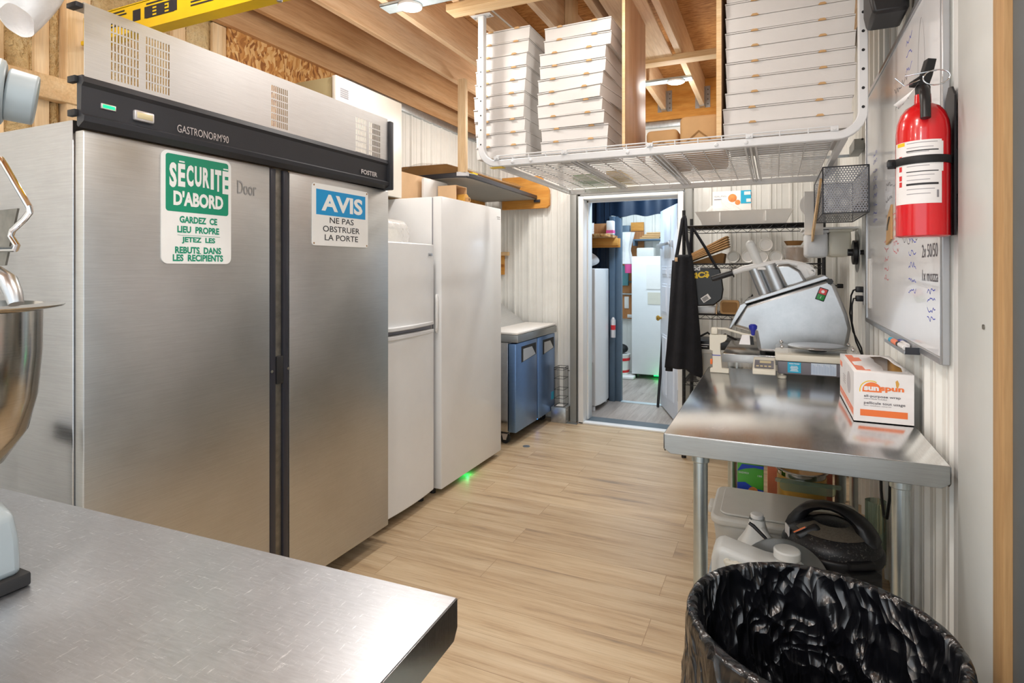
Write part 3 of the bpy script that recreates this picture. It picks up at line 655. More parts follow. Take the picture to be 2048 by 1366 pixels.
MB().prism(rrect(1.9, 2.27, 1.5, 1.768, .012), -1.7995, -1.7955, 'X').build('plate', 'sign_white', t)
m = MB(); m.box(-1.7954, -1.7949, 1.922, 2.25, 1.634, 1.744); P_(m, 'blue_field', 'sign_blue', t)
m = MB(); m.text('AVIS', (-1.7948, 1.953, 1.652), UY, UZ, .275, .075, bold=.035); P_(m, 'white_letters', 'sign_white', t)
m = MB()
for s_, z, w in (('NE PAS', 1.601, .16), ('OBSTRUER', 1.562, .245), ('LA PORTE', 1.524, .222)): m.text(s_, (-1.7953, 2.085, z), UY, UZ, w, .026, bold=.005, center=True)
P_(m, 'dark_letters', 'ink', t)
m = MB()
for y in (1.909, 2.261):
    for z in (1.509, 1.759): m.cyl((-1.7956, y, z), (-1.7948, y, z), .004, n=10)
P_(m, 'rivet', 'kraft_dark', t)

# ---------------------------------------------------------------- white fridge with top freezer, tall white freezer
t = thing('top_freezer_refrigerator', 'narrow white refrigerator with top freezer beside the stainless refrigerator', 'refrigerator', (-2.2, 2.76, 0))
MB().box(-2.5, -1.945, 2.475, 3.0, .05, 1.53, .008).build('cabinet', 'fridge_plastic', t)
def bowed(y0, y1, z0, z1, xb, xf, bow=.018):
    pts = [(xb, y0)] + [(xf - bow * (2 * k / 12 - 1) ** 2, y0 + (y1 - y0) * k / 12) for k in range(13)] + [(xb, y1)]
    return MB().prism(pts, z0, z1, 'Z')
dd = bowed(2.465, 3.012, 1.06, 1.545, -1.938, -1.868).build('freezer_door', 'enamel', t, bev=.006)
MB().box(-1.882, -1.8745, 2.935, 2.978, 1.475, 1.492, .001).build('badge', 'aluminium', dd)
MB().prism([(-1.9, 2.46), (-1.852, 2.55), (-1.85, 2.75), (-1.87, 2.92), (-1.885, 3.012), (-1.9, 3.012)], 1.0605, 1.082, 'Z').build('grip', 'fridge_plastic', dd, bev=.004)
dd = bowed(2.465, 3.012, .06, 1.035, -1.938, -1.868).build('lower_door', 'enamel', t, bev=.006)
MB().prism([(-1.9, 2.46), (-1.862, 2.55), (-1.858, 2.75), (-1.872, 2.92), (-1.885, 3.012), (-1.9, 3.012)], 1.012, 1.0345, 'Z').build('grip', 'fridge_plastic', dd, bev=.004)
MB().box(-1.936, -1.9, 2.48, 3.0, 1.037, 1.058).build('gap_strip', 'ink_grey', t)
for y in (2.52, 2.96): MB().cyl((-1.95, y, 0), (-1.95, y, .05), .02, n=12).build('foot', 'black_plastic', t)
MB().box(-2.45, -1.95, 2.49, 2.99, .03, .05).build('kick_panel', 'rubber', t)
t = thing('plastic_dome', 'clear plastic cover standing on the narrow white refrigerator', 'cover', (-2.1, 2.66, 1.53))
m = MB(); m.grid(lambda u, v: (-2.08 + .15 * max(-1, min(1, 1.6 * math.cos(u * 6.283))) * (1 - .5 * v ** 4), 2.67 + .14 * max(-1, min(1, 1.6 * math.sin(u * 6.283))) * (1 - .5 * v ** 4), 1.5455 + .135 * math.sin(v * 1.57)), 40, 10, True); m.build('cover', 'film', t, solid=.002)
tag(MB().box(-2.16, -1.96, 2.58, 2.76, 1.5465, 1.62, .006).build('cake_box', 'cream_enamel'), 'pale box under the clear plastic cover', 'box')

t = thing('upright_freezer', 'tall white upright freezer with plain smooth door', 'freezer', (-2.25, 3.49, 0))
MB().box(-2.6, -1.937, 3.066, 3.915, .035, 1.845, .006).build('cabinet', 'enamel', t)
dd = MB().box(-1.93, -1.866, 3.066, 3.922, .04, 1.846, .008).build('door', 'enamel', t)
m = MB(); m.tube([(-1.9, 3.0665, 1.235), (-1.895, 3.054, 1.225), (-1.89, 3.05, 1.2), (-1.89, 3.05, 1.05), (-1.895, 3.054, 1.02), (-1.9, 3.0665, 1.01)], .011, 10); m.build('handle', 'white_paint', dd)
MB().box(-1.9365, -1.931, 3.072, 3.91, .05, 1.84).build('gasket', 'ink_grey', t)
m = MB(); m.box(-1.8665, -1.8655, 3.845, 3.9, 1.778, 1.783); m.box(-1.8665, -1.8655, 3.85, 3.9, 1.765, 1.769); P_(m, 'badge', 'faint_ink', dd)
for y in (3.1, 3.87): MB().cyl((-1.95, y, 0), (-1.95, y, .036), .02, n=12).build('foot', 'black_plastic', t)
MB().box(-2.5, -1.96, 3.09, 3.9, .01, .034).build('kick_panel', 'rubber', t)
MB().box(-1.945, -1.92, 3.42, 3.5, .02, .034).build('led_strip', 'led_green', t, label='glowing green pilot light under the door')
lamp('green_led_light', 'POINT', (-1.9, 3.46, .02), .06, (.03, 1, .25), .01)
tag(MB().box(-2.6, -2.25, 3.16, 3.66, 1.8465, 2.043, .003).build('cardboard_box', 'cardboard'), 'plain tan cardboard box on top of the tall white freezer', 'box')
tag(MB().box(-2.23, -2.21, 3.4, 3.72, 1.8465, 2.03, .003).build('foam_board', 'white_paint'), 'thin white foam board standing between the boxes on the tall freezer', 'board')
t = thing('wrap_box', 'small open cardboard box with a yellow roll, on the tall freezer', 'box', (-2.1, 3.65, 1.846))
m = MB(); m.box(-2.2, -2.05, 3.565, 3.57, 1.8465, 1.99); m.box(-2.2, -2.05, 3.715, 3.72, 1.8465, 1.99); m.box(-2.2, -2.05, 3.57, 3.715, 1.985, 1.99); m.box(-2.2, -2.05, 3.57, 3.715, 1.8465, 1.85); m.box(-2.2, -2.195, 3.57, 3.715, 1.85, 1.985); m.build('carton', 'cardboard', t)
m = MB(); m.lathe([(.018, -2.19), (.042, -2.19), (.042, -2.02), (.018, -2.02), (.018, -2.19)], (0, 3.66, 1.893), 24, 'X'); m.build('roll', 'amber', t); MB().lathe([(.012, -2.19), (.018, -2.19), (.018, -1.995), (.012, -1.995), (.012, -2.19)], (0, 3.66, 1.893), 20, 'X').build('core', 'kraft', t)
tag(MB().box(-2.25, -1.96, 3.76, 3.86, 1.8465, 1.868, .004).build('cardboard_offcut', 'kraft'), 'flat cardboard offcut at the far end of the freezer top', 'cardboard')
t = thing('wall_cabinet', 'cream box cabinet high on the left wall behind the stainless refrigerator', 'cabinet', (-2.4, 2.82, 1.86))
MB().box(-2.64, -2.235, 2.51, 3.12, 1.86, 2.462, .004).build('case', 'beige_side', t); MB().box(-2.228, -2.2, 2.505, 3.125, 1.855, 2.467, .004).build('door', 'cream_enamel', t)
m = MB()
for k in range(5): m.box(-2.2, -2.1985, 2.54, 2.608, 2.398 - .011 * k, 2.406 - .011 * k)
P_(m, 'vent_label', 'ink_grey', t)
MB().box(-2.26, -2.23, 2.95, 3.03, 1.85, 1.8595).build('latch', 'kraft_dark', t)

# ---------------------------------------------------------------- prep fridge
t = thing('prep_refrigerator', 'low blue tinted steel prep refrigerator with white cutting board top', 'refrigerator', (-2.2, 4.65, 0))
MB().box(-2.6, -1.93, 4.175, 5.07, .1, .81, .004).build('cabinet', 'steel_top_side', t)
MB().box(-2.6, -1.845, 4.18, 5.075, .812, .872, .004).build('counter', 'steel_edge', t)
MB().box(-2.16, -1.85, 4.185, 5.07, .873, .893, .008).build('cutting_board', 'box_white', t)
m = MB(); m.prism([(-2.6, .873), (-2.165, .873), (-2.18, .9), (-2.42, 1.07), (-2.6, 1.09)], 4.19, 5.07); m.build('lid', 'steel_panel', t, bev=.004)
for k in range(3): MB().box(-2.28 - .05 * k, -2.27 - .05 * k, 4.183, 4.19, .9, .95).build('slot', 'black_matte', t)
for y0, y1 in ((4.18, 4.632), (4.652, 5.068)):
    dd = MB().box(-1.925, -1.862, y0, y1, .1, .803, .004).build('door', 'steel_blue_film', t)
    a0, a1 = y0 + .11, y1 - .03
    MB().prism([(a0, .64), (a1, .67), (a1, .77), (a0, .77)], -1.8625, -1.8605, 'X').build('handle_frame', 'black_matte', dd)
    MB().prism([(a0 + .03, .648), (a1 - .02, .675), (a1 - .1, .748), (a0 + .03, .748)], -1.861, -1.857, 'X').build('handle_recess', 'steel_panel', dd)
MB().box(-1.864, -1.8605, 4.98, 5.04, .2, .27).build('sticker', 'teal_print', t)
MB().box(-1.928, -1.915, 4.7, 4.86, .062, .099).build('control_panel', 'laminate_dark', t)
MB().cyl((-1.915, 4.76, .08), (-1.911, 4.76, .08), .012, n=14).build('control_light', 'led_blue', t, label='glowing blue light')
MB().box(-2.55, -1.94, 4.18, 5.06, .085, .0995).build('chassis', 'rubber', t)
for x, y in ((-1.97, 4.22), (-1.97, 5.0), (-2.5, 4.22), (-2.5, 5.0)):
    c = MB().cyl((x, y - .014, .038), (x, y + .014, .038), .038, n=22).build('caster', 'rubber', t)
    for q in (y - .02, y + .0145): MB().prism([(x - .012, .03), (x + .012, .03), (x + .028, .084), (x - .028, .084)], q, q + .0055).build('fork', 'pale_metal', c)
# wire cage and metal duct in the corner
t = thing('wire_cage', 'small black wire cage standing on the metal box by the doorway', 'cage', (-1.8, 5.06, .14))
m = MB()
for k in range(7): y = 4.965 + .022 * k; m.tube([(-1.74, y, .145), (-1.74, y, .5)], .0018, 5); m.tube([(-1.83, y, .145), (-1.83, y, .5)], .0018, 5)
for z in (.15, .22, .3, .4, .48, .5): m.tube([(-1.83, 4.965, z), (-1.74, 4.965, z), (-1.74, 5.098, z), (-1.83, 5.098, z)], .002, 5, True)
m.build('wires', 'black_matte', t); MB().box(-1.745, -1.725, 5.09, 5.094, .455, .46).build('latch', 'black_matte', t)
t = thing('steel_junction_box', 'small galvanised metal box on the floor beside the doorway', 'box', (-1.78, 5.02, 0))
MB().box(-1.86, -1.72, 4.96, 5.12, .001, .14, .003).build('case', 'galv', t); MB().box(-1.7195, -1.715, 4.96, 5.12, .001, .142, .001).build('cover', 'grey_trim', t)
m = MB()
for z in (.02, .12): m.cyl((-1.7155, 4.98, z), (-1.712, 4.98, z), .006, n=10)
P_(m, 'screw', 'pale_metal', t)
tag(MB().box(-1.83, -1.75, 4.99, 5.07, .1425, .1445).build('paper_scrap', 'box_white'), 'paper scrap on the metal box by the doorway', 'paper')
tag(MB().cyl((-1.78, 4.2, 0.0003), (-1.78, 4.2, .004), .028, n=24).build('floor_disc', 'galv'), 'small metal disc lying on the floor before the prep refrigerator', 'disc')
tag(MB().box(-1.76, -1.62, 4.97, 5.03, .0005, .004).build('floor_plate', 'galv'), 'flat steel plate on the floor at the foot of the door frame', 'plate')

# ---------------------------------------------------------------- hanging shelf in the far left corner
t = thing('corner_shelf', 'grey worktop shelf with dark edge hung in the far left corner', 'shelf', (-2.3, 4.3, 2.06))
MB().prism([(-2.62, 3.6), (-2.06, 3.6), (-2.0, 3.63), (-1.985, 3.7), (-2.03, 5.05), (-2.62, 5.05)], 2.0501, 2.085, 'Z').build('edge', 'laminate_dark', t, bev=.004)
MB().prism([(-2.6, 3.61), (-2.065, 3.61), (-2.01, 3.64), (-1.995, 3.7), (-2.04, 5.05), (-2.6, 5.05)], 2.046, 2.05, 'Z').build('underside', 'laminate_grey', t)
MB().prism([(-2.065, 3.598), (-2.045, 3.601), (-1.997, 3.628), (-1.99, 3.645), (-2.0, 3.65), (-2.06, 3.615)], 2.06, 2.088, 'Z').build('tape', 'tape_silver', t)
MB().box(-2.06, -2.0, 3.605, 3.645, 2.0855, 2.749, .002).build('hanging_post', 'pine_stud', t, label='pale pine post hanging the shelf')
tag(MB().prism([(-2.4, 1.965), (-1.94, 1.965), (-1.915, 1.99), (-1.915, 2.13), (-2.0, 2.27), (-2.4, 2.27)], 5.055, 5.095).build('shelf_bracket_board', 'ply_orange', bev=.003), 'orange plywood backing board on the far wall under the corner shelf', 'board')
tag(MB().box(-2.615, -2.58, 3.7, 5.05, 1.985, 2.045).build('shelf_cleat', 'ply_orange'), 'orange wooden cleat on the left wall under the corner shelf', 'cleat')
tag(MB().box(-2.06, -2.0, 5.035, 5.054, 2.02, 2.045, .002).build('corner_brace', 'laminate_dark'), 'dark metal brace under the far end of the corner shelf', 'bracket')
t = thing('flat_pack', 'long brown cardboard pack in plastic film on the corner shelf', 'pack', (-2.3, 4.1, 2.09))
MB().prism([(-2.6, 2.0875), (-2.06, 2.0875), (-2.04, 2.12), (-2.2, 2.17), (-2.6, 2.175)], 3.68, 4.7).build('carton', 'kraft_dark', t, bev=.01)
m = MB(); m.grid(lambda u, v: (-2.62 + .62 * u, 3.66 + 1.06 * v, 2.09 + .11 * math.sin(min(1, u * 1.15) * 2.6 + .25) * (.9 + .1 * math.sin(v * 23 + u * 9))), 18, 22); m.build('film', 'film', t)
MB().box(-2.05, -1.99, 3.7, 3.78, 2.0865, 2.096).build('sticker', 'yellow', t)
tag(MB().box(-2.46, -2.35, 5.08, 5.124, 1.525, 1.56).build('wood_cleat', 'pine_cross'), 'small pale wood cleat on the far wall beside the tall freezer', 'cleat')
tag(MB().box(-2.46, -2.4, 5.1, 5.124, 1.34, 1.5245).build('wood_strut', 'ply_orange'), 'short wood strut below the pale cleat on the far wall', 'strut')

# ---------------------------------------------------------------- yellow ladder on the ceiling, plastic bag
t = thing('ladder', 'yellow fibreglass ladder lying under the ceiling above the stainless refrigerator', 'ladder', (-1.6, 1.6, 2.32))
for y, s_ in ((1.45, 1), (1.03, -1)):
    m = MB(); m.box(-2.6, -.6, y, y + .004 * s_, 2.322, 2.43) if s_ > 0 else m.box(-2.6, -.6, y - .004, y, 2.322, 2.43)
    for z0, z1 in ((2.318, 2.3245), (2.4275, 2.434)): m.box(-2.6, -.6, min(y, y + .045 * s_), max(y, y + .045 * s_), z0, z1)
    m.box(-2.6, -.6, min(y, y - .01 * s_), max(y, y - .01 * s_), 2.318, 2.334)
    r = m.build('rail', 'ladder_yellow', t)
    if s_ > 0:
        m = MB()
        for x, w_ in ((-2.42, .1), (-2.2, .16), (-1.95, .12)):
            for k in range(5): m.box(x, x + w_ * (1 - .12 * (k % 3)), y - .0012, y - .0004, 2.36 + .013 * k, 2.366 + .013 * k)
        P_(m, 'warning_print', 'ink', r)
        for k in range(4): MB().box(-2.28 + .07 * k, -2.235 + .07 * k, y - .0016, y - .0004, 2.362, 2.405).build('warning_symbol', 'ink', r)
for k in range(7):
    x = -1.62 + .15 * k; rg = MB().cyl((x, 1.035, 2.378), (x, 1.446, 2.378), .017, n=16).build('rung', 'aluminium', t)
    MB().lathe([(0, 2.31), (.009, 2.311), (.011, 2.3178), (0, 2.3178)], (x + .08, 1.475, 0), 12).build('rivet', 'aluminium', rg)
for x in (-1.35, -.85): tag(MB().box(x - .01, x + .01, .975, 1.51, 2.30, 2.3175).box(x - .01, x + .01, .975, .98, 2.3, 2.75).box(x - .01, x + .01, 1.505, 1.51, 2.3, 2.75).build('ladder_hanger', 'galv', smooth=False), 'steel strap hanging the yellow ladder, ' + ('near the left wall' if x < -1 else 'toward the room'), 'bracket')
o = MB().grid(lambda u, v: (-1.81 + .135 * math.cos(u * 6.283) * math.sin(.3 + v * 2.75) * (1 + .09 * math.sin(u * 25 + v * 9)), .85 + .115 * math.sin(u * 6.283) * math.sin(.3 + v * 2.75) * (1 + .06 * math.sin(u * 31)), 2.05 + .42 * v + .03 * math.cos(u * 6.283 + 1) * (1 - v)), 48, 18, True)
t = thing('plastic_bag', 'white plastic bag with black print hanging at the upper left', 'bag', (-1.81, .85, 2.06)); o.build('bag', 'shopping_bag', t)
m = MB(); m.T = Matrix.Translation((-1.71, .785, 2.125)) @ Matrix.Rotation(R(-22), 4, 'Z'); m.box(-.004, .006, -.06, .05, -.008, .012, .003); m.build('print', 'ink', t)
MB().tube([(-1.81, .85, 2.43), (-1.8, .85, 2.6), (-1.805, .85, 2.72), (-1.805, .85, 2.752)], .006, 8).build('handle', 'shopping_bag', t)

# ---------------------------------------------------------------- foreground steel table and mixer
t = thing('prep_table', 'brushed stainless steel table in the left foreground under the mixer', 'table', (-.466, .815, 0), R(2.2))
MB().box(-1.75, -.002, -.76, -.002, .868, .87).build('table_top', 'steel_top', t, local=True)
m = MB(); m.prism([(-.76, .8685), (-.0, .8685), (0, .868), (0, .822), (-.012, .806), (-.748, .806), (-.76, .822)], -.003, 0, 'X'); m.prism([(-1.75, .868), (0, .868), (0, .822), (-.012, .806), (-1.75, .806)], -.003, 0, 'Y'); m.prism([(-1.75, .868), (0, .868), (0, .822), (-.012, .806), (-1.75, .806)], -.763, -.76, 'Y')
m.build('apron_edge', 'steel_top_side', t, local=True, bev=.002)
for x, y in ((-.1, -.08), (-.1, -.68), (-1.65, -.08), (-1.65, -.68)): MB().cyl((x, y, 0), (x, y, .84), .02, n=16).build('leg', 'leg_steel', t, local=True)
MB().box(-1.7, -.06, -.72, -.04, .22, .25).build('undershelf', 'galv', t, local=True)

t = thing('stand_mixer', 'grey planetary mixer with steel bowl at the left edge', 'mixer', (-1.4, .52, .87))
m = MB(); m.prism([(-1.75, .8905), (-1.142, .8905), (-1.148, .95), (-1.165, .99), (-1.2, 1.005), (-1.24, 1.0), (-1.3, .95), (-1.75, .95)], .44, .545); m.build('base_foot', 'mixer_grey', t, bev=.012, seg=3)
MB().box(-1.75, -1.134, .432, .553, .8705, .893, .004).build('rubber_pad', 'rubber', t)
MB().box(-1.9, -1.62, .3, .6, .893, 1.5, .05, 4).build('column', 'mixer_grey', t); MB().box(-1.9, -1.335, .34, .58, 1.5, 1.85, .06, 4).build('head', 'mixer_grey', t)
hb = MB().cyl((-1.29, .588, 1.722), (-1.27, .627, 1.716), .048, .046, 32).build('attachment_hub', 'mixer_grey', t, bev=.004)
MB().cyl((-1.315, .54, 1.727), (-1.291, .5875, 1.723), .06, n=32).build('collar', 'mixer_grey', hb, bev=.008); MB().box(-1.282, -1.268, .548, .562, 1.682, 1.692).build('slot', 'black_matte', hb)
bp = [(.0, 1.0), (.06, 1.002), (.11, 1.03), (.145, 1.09), (.16, 1.16), (.167, 1.25), (.168, 1.335), (.2, 1.342), (.203, 1.346), (.168, 1.349), (.164, 1.335), (.16, 1.16), (.1, 1.04), (0, 1.01)]
b_ = MB().lathe([(r * 1.06, z - .02) for r, z in bp], (-1.49, .55, 0), 64).build('bowl', 'steel_bowl', t, ang=50)
m = MB(); m.tube([(-1.16, .5, 1.385), (-1.12, .5, 1.39), (-1.09, .5, 1.38), (-1.075, .5, 1.36), (-1.068, .5, 1.345)], [.014, .014, .013, .012, .01], 12); m.build('dough_hook', 'steel_cast', t)
MB().prism([(-1.25, 1.49), (-1.065, 1.493), (-1.1, 1.405), (-1.25, 1.40)], .5, .503).build('chute_plate', 'dirt_steel', t)
m = MB(); m.tube([(-1.2, .5, 1.575), (-1.11, .5, 1.572), (-1.1, .5, 1.562), (-1.032, .5, 1.493), (-1.031, .5, 1.486), (-1.045, .5, 1.476), (-1.078, .5, 1.46), (-1.083, .5, 1.45), (-1.066, .5, 1.435), (-1.07, .5, 1.43), (-1.2, .5, 1.43)], .0045, 10); m.build('bowl_guard', 'chrome', t)
MB().lathe([(0, 1.4), (.05, 1.4), (.05, 1.5), (0, 1.5)], (-1.49, .5, 0), 24).build('planet_hub', 'mixer_grey', t)
# ---------------------------------------------------------------- overhead rack
RX0, RX1, RY0, RY1, RZ = -1.385, .318, 2.68, 3.9, 1.92
t = thing('overhead_rack', 'white steel ceiling rack with wire deck full of flat boxes', 'rack', (-.5, 3.3, RZ))
def hoop(y, name, zt):
    m = MB(); h = .017; r = .09; pts = [(RX0 - .0, y, zt), (RX0, y, RZ + .017 + r)]
    for k in range(1, 8): a = R(180 + 90 * k / 8); pts.append((RX0 + r + r * math.cos(a), y, RZ + .017 + r + r * math.sin(a)))
    pts += [(RX0 + r, y, RZ + .017), (RX1 - r, y, RZ + .017)]
    for k in range(1, 8): a = R(270 + 90 * k / 8); pts.append((RX1 - r + r * math.cos(a), y, RZ + .017 + r + r * math.sin(a)))
    pts += [(RX1, y, RZ + .017 + r), (RX1, y, zt)]
    # square tube swept along the hoop
    P = [Vector(p) for p in pts]; rings = []
    for i in range(len(P)):
        d = (P[min(i + 1, len(P) - 1)] - P[max(i - 1, 0)]).normalized(); n = Vector((-d.z, 0, d.x))
        rings.append([m.v(P[i] + n * h * a + Vector((0, h * b, 0))) for a, b in ((1, 1), (1, -1), (-1, -1), (-1, 1))])
    for a, b in zip(rings, rings[1:]):
        for k in range(4): m.f([a[k], a[(k + 1) % 4], b[(k + 1) % 4], b[k]])
    m.f(rings[0]); m.f(rings[-1][::-1])
    o = m.build(name, 'rack_white', t, bev=.004, ang=50)
    for x, ww in ((RX0, .055), (RX1, .055)):
        m = MB(); m.box(x - ww, x + ww, y - .025, y + .025, zt, zt + .003); m.build('ceiling_bracket', 'rack_white', o)
        m = MB()
        for q in (-.042, .042): m.cyl((x + q, y, zt), (x + q, y, zt - .006), .008, n=12)
        m.build('lag_screw', 'galv', o)
    for x in (RX0, RX1):
        m = MB()
        for k in range(7): z = RZ + .12 + .075 * k; m.cyl((x, y - h - .0006, z), (x, y - h + .001, z), .006 if x > 0 else .004, n=12)
        m.build('hole', 'black_matte', o)
    for x in (RX0 + .18, RX0 + .28, RX1 - .55, RX1 - .43, -.62): MB().sphere((x, y - h - .001, RZ + .017), .009, (1, .5, 1), 12, 8).build('bolt', 'rack_white', o)
hoop(RY0, 'front_hoop', 2.708); hoop(RY1, 'rear_hoop', 2.745)
for x in (RX0 + .06, RX1 - .06):
    m = MB(); m.box(x - .012, x + .012, RY0 + .018, RY1 - .018, RZ + .006, RZ + .01); m.box(x - .012, x - .009, RY0 + .018, RY1 - .018, RZ + .01, RZ + .032); m.box(x + .009, x + .012, RY0 + .018, RY1 - .018, RZ + .01, RZ + .032); m.build('side_rail', 'rack_white', t)
edges = [RX0 + .075, -.93, -.52, -.1, RX1 - .075]
for x in edges[1:-1]:
    m = MB()
    for s_ in (-.022, 0, .022): m.box(x + s_ - .004, x + s_ + .004, RY0 + .018, RY1 - .018, RZ + .02, RZ + .034)
    m.build('cross_bar', 'rack_white', t)
for x0, x1 in zip(edges, edges[1:]):
    m = MB(); x0 += .012; x1 -= .012; zz = RZ + .043; n = 25
    for k in range(n): y = RY0 - .005 + (RY1 - RY0 - .01) * k / (n - 1); m.tube([(x0, y, zz), (x1, y, zz)], .0032, 6)
    nx = max(3, round((x1 - x0) / .1))
    for k in range(nx + 1): x = x0 + (x1 - x0) * k / nx; m.tube([(x, RY0 - .01, zz - .005), (x, RY1 - .01, zz - .005)], .003, 6)
    for y in (RY0 - .01, RY1 - .012): m.tube([(x0, y, zz + .012), (x1, y, zz + .012)], .003, 6)
    for k in range(nx + 1): x = x0 + (x1 - x0) * k / nx; m.tube([(x, RY0 - .01, zz - .005), (x, RY0 - .01, zz + .012)], .0028, 6)
    m.build('wire_panel', 'rack_white', t)
m = MB()
for x in edges[1:-1] + [RX1 - .1, RX0 + .09]:
    m.box(x - .014, x + .014, RY0 - .02, RY0 - .012, RZ + .034, RZ + .052); m.cyl((x, RY0 - .021, RZ + .043), (x, RY0 - .026, RZ + .043), .006, n=10)
m.build('panel_clip', 'rack_white', t)
MB().box(RX0 + .05, RX0 + .12, RY0 - .012, RY0 + .03, RZ - .004, RZ - .001).build('sticker', 'yellow', t)

# flat white boxes, three sizes
DZ = RZ + .0575
def pizza(w, d, h, label, loc, rz, group, taper=True):
    t = thing('pizza_box', label, 'box', loc, rz, group)
    hh = h - .0085; i = .004 if taper else .002
    m = MB(); B = [(-w / 2 + i, i * .8, 0), (w / 2 - i, i * .8, 0), (w / 2 - i, d - i, 0), (-w / 2 + i, d - i, 0)]; T = [(-w / 2, .005, hh), (w / 2, .005, hh), (w / 2, d, hh), (-w / 2, d, hh)]
    a = [m.v(p) for p in B]; b = [m.v(p) for p in T]
    for k in range(4): m.f([a[k], a[(k + 1) % 4], b[(k + 1) % 4], b[k]])
    m.f(a[::-1]); m.f(b); m.build('tray', 'cardboard_white', t, local=True)
    m = MB(); m.box(-w / 2 - .001, w / 2 + .001, .001, d + .002, h - .007, h - .002)
    m.build('lid', 'cardboard_white', t, local=True)
    for s_ in (-1, 1):
        x = s_ * w * .26; m = MB(); m.prism([(x - .016, h - .008), (x - .009, h - .0005), (x + .009, h - .0005), (x + .016, h - .008), (x + .012, h - .0095), (x - .012, h - .0095)], -.004, .0005); m.build('tab', 'kraft', t, local=True)
    return t
def stack(w, d, h, n, x, y, group, where, drift, rots=None, z0=DZ):
    first = None
    for k in range(n):
        lb = f'flat white box, {ORD[n - 1 - k]} of the {where}' if k else f'flat white box at the bottom of the {where}'
        loc = (x + drift(k), y + .006 * random.uniform(-1, 1) + (0 if not rots else .004), z0 + h * k); rz = R((rots or {}).get(k, random.uniform(-1.2, 1.2)))
        if first is None: first = pizza(w, d, h, lb, loc, rz, group)
        else: dup(first, loc, rz, lb)
stack(.29, .295, .0667, 10, -1.307, 2.73, 'small white boxes stacked at the left of the rack', 'left stack on the rack', lambda k: [.005, 0, -.004, -.008, -.006, 0, .004, .008, .015, .022][k])
stack(.345, .35, .0635, 10, -.91, 2.73, 'medium white boxes in the middle stack on the rack', 'middle stack on the rack', lambda k: [.0, .004, -.012, -.02, -.025, -.018, -.006, -.004, .02, .022][k], {0: .5, 1: 1, 2: -1.5, 3: -3, 4: -7.5, 5: -3, 6: -1, 7: -1, 8: 1, 9: -1.5})
stack(.5, .5, .0665, 11, .045, 2.73, 'wide white boxes in the right stack on the rack', 'wide right stack on the rack', lambda k: [-.004, -.006, .004, .008, .005, .006, .004, .005, .004, .006, .005][k], {k: random.uniform(-.5, .5) for k in range(11)})
t = thing('divider_panel', 'thin plywood divider upright beside the middle stack of boxes', 'panel', (-.648, 2.95, DZ)); MB().box(-.658, -.645, 2.715, 3.19, DZ, 2.73, .001).build('sheet', 'plywood_panel', t); MB().box(-.6585, -.6445, 2.7125, 2.715, DZ, 2.73).build('front_edge', 'pine_cross', t)
t = thing('divider_panel', 'thin plywood divider upright beside the wide right stack', 'panel', (-.225, 2.95, DZ)); MB().box(-.236, -.216, 2.715, 3.19, DZ, 2.73, .001).build('sheet', 'plywood_panel', t); MB().box(-.2365, -.2155, 2.7125, 2.715, DZ, 2.73).build('front_edge', 'pine_cross', t)
def parcel(x0, x1, y0, y1, h, lb):
    t = thing('paper_parcel', lb, 'parcel', ((x0 + x1) / 2, (y0 + y1) / 2, DZ), group='kraft paper parcels on the rack')
    m = MB(); m.box(x0, x1, y0, y1, DZ, DZ + h, .022, 3); m.build('wrapping', 'kraft', t)
    m = MB(); m.prism([(x0 + .03, DZ + .04), ((x0 + x1) / 2, DZ + h * .55), (x1 - .03, DZ + .04), (x1 - .035, DZ + .034), ((x0 + x1) / 2, DZ + h * .55 - .008), (x0 + .035, DZ + .034)], y0 - .0035, y0 + .002); m.build('folded_flap', 'kraft_dark', t)
parcel(-.605, -.445, 3.0, 3.6, .13, 'small kraft paper parcel between the dividers, left one')
parcel(-.425, -.245, 2.92, 3.6, .165, 'larger kraft paper parcel between the dividers, right one')
tag(MB().box(-1.2, -1.02, 3.6, 3.82, DZ, DZ + .03, .004).build('leaflet_pack', 'box_green'), 'printed green and white pack at the back of the rack', 'pack')
tag(MB().box(-.95, -.86, 3.5, 3.85, DZ, DZ + .025, .003).build('yellow_pack', 'yellow'), 'thin yellow pack at the back of the rack', 'pack')
t = thing('strut_bracket', 'grey steel strut end on the right wall above the mesh basket', 'bracket', (.43, 4.0, 2.07)); MB().box(.40, .45, 3.72, 3.96, 2.06, 2.12, .003).build('strut', 'grey_trim', t); MB().box(.15, .40, 3.945, 3.96, 2.06, 2.075).build('rod', 'galv', t); MB().cyl((.44, 3.718, 2.115), (.44, 3.72, 2.115), .006, n=10).build('screw', 'black_matte', t)

# ---------------------------------------------------------------- right wall
t = thing('whiteboard', 'large glossy whiteboard with faded handwriting on the right wall', 'whiteboard', (.447, 2.75, 1.7))
y0, y1, z0, z1 = 2.02, 3.51, 1.145, 2.275
MB().box(.436, .4495, y0, y1, z0, z1).build('panel', 'whiteboard', t)
m = MB()
m.box(.43, .4505, y0 - .022, y0, z0 - .02, z1 + .02); m.box(.43, .4505, y1, y1 + .022, z0 - .02, z1 + .02); m.box(.43, .4505, y0, y1, z1, z1 + .022); m.box(.43, .4505, y0, y1, z0 - .022, z0)
m.build('frame', 'aluminium', t, bev=.003)
UYn = (0, -1, 0); bx = .4357
m = MB()
m.text('2x 50/50', (bx, 2.27, 1.435), UYn, UZ, .2, .042, bold=.0); m.text('1x mozza', (bx, 2.265, 1.36), UYn, UZ, .2, .036, bold=.0); m.text('10.000', (bx, 2.285, 1.51), UYn, UZ, .15, .03)
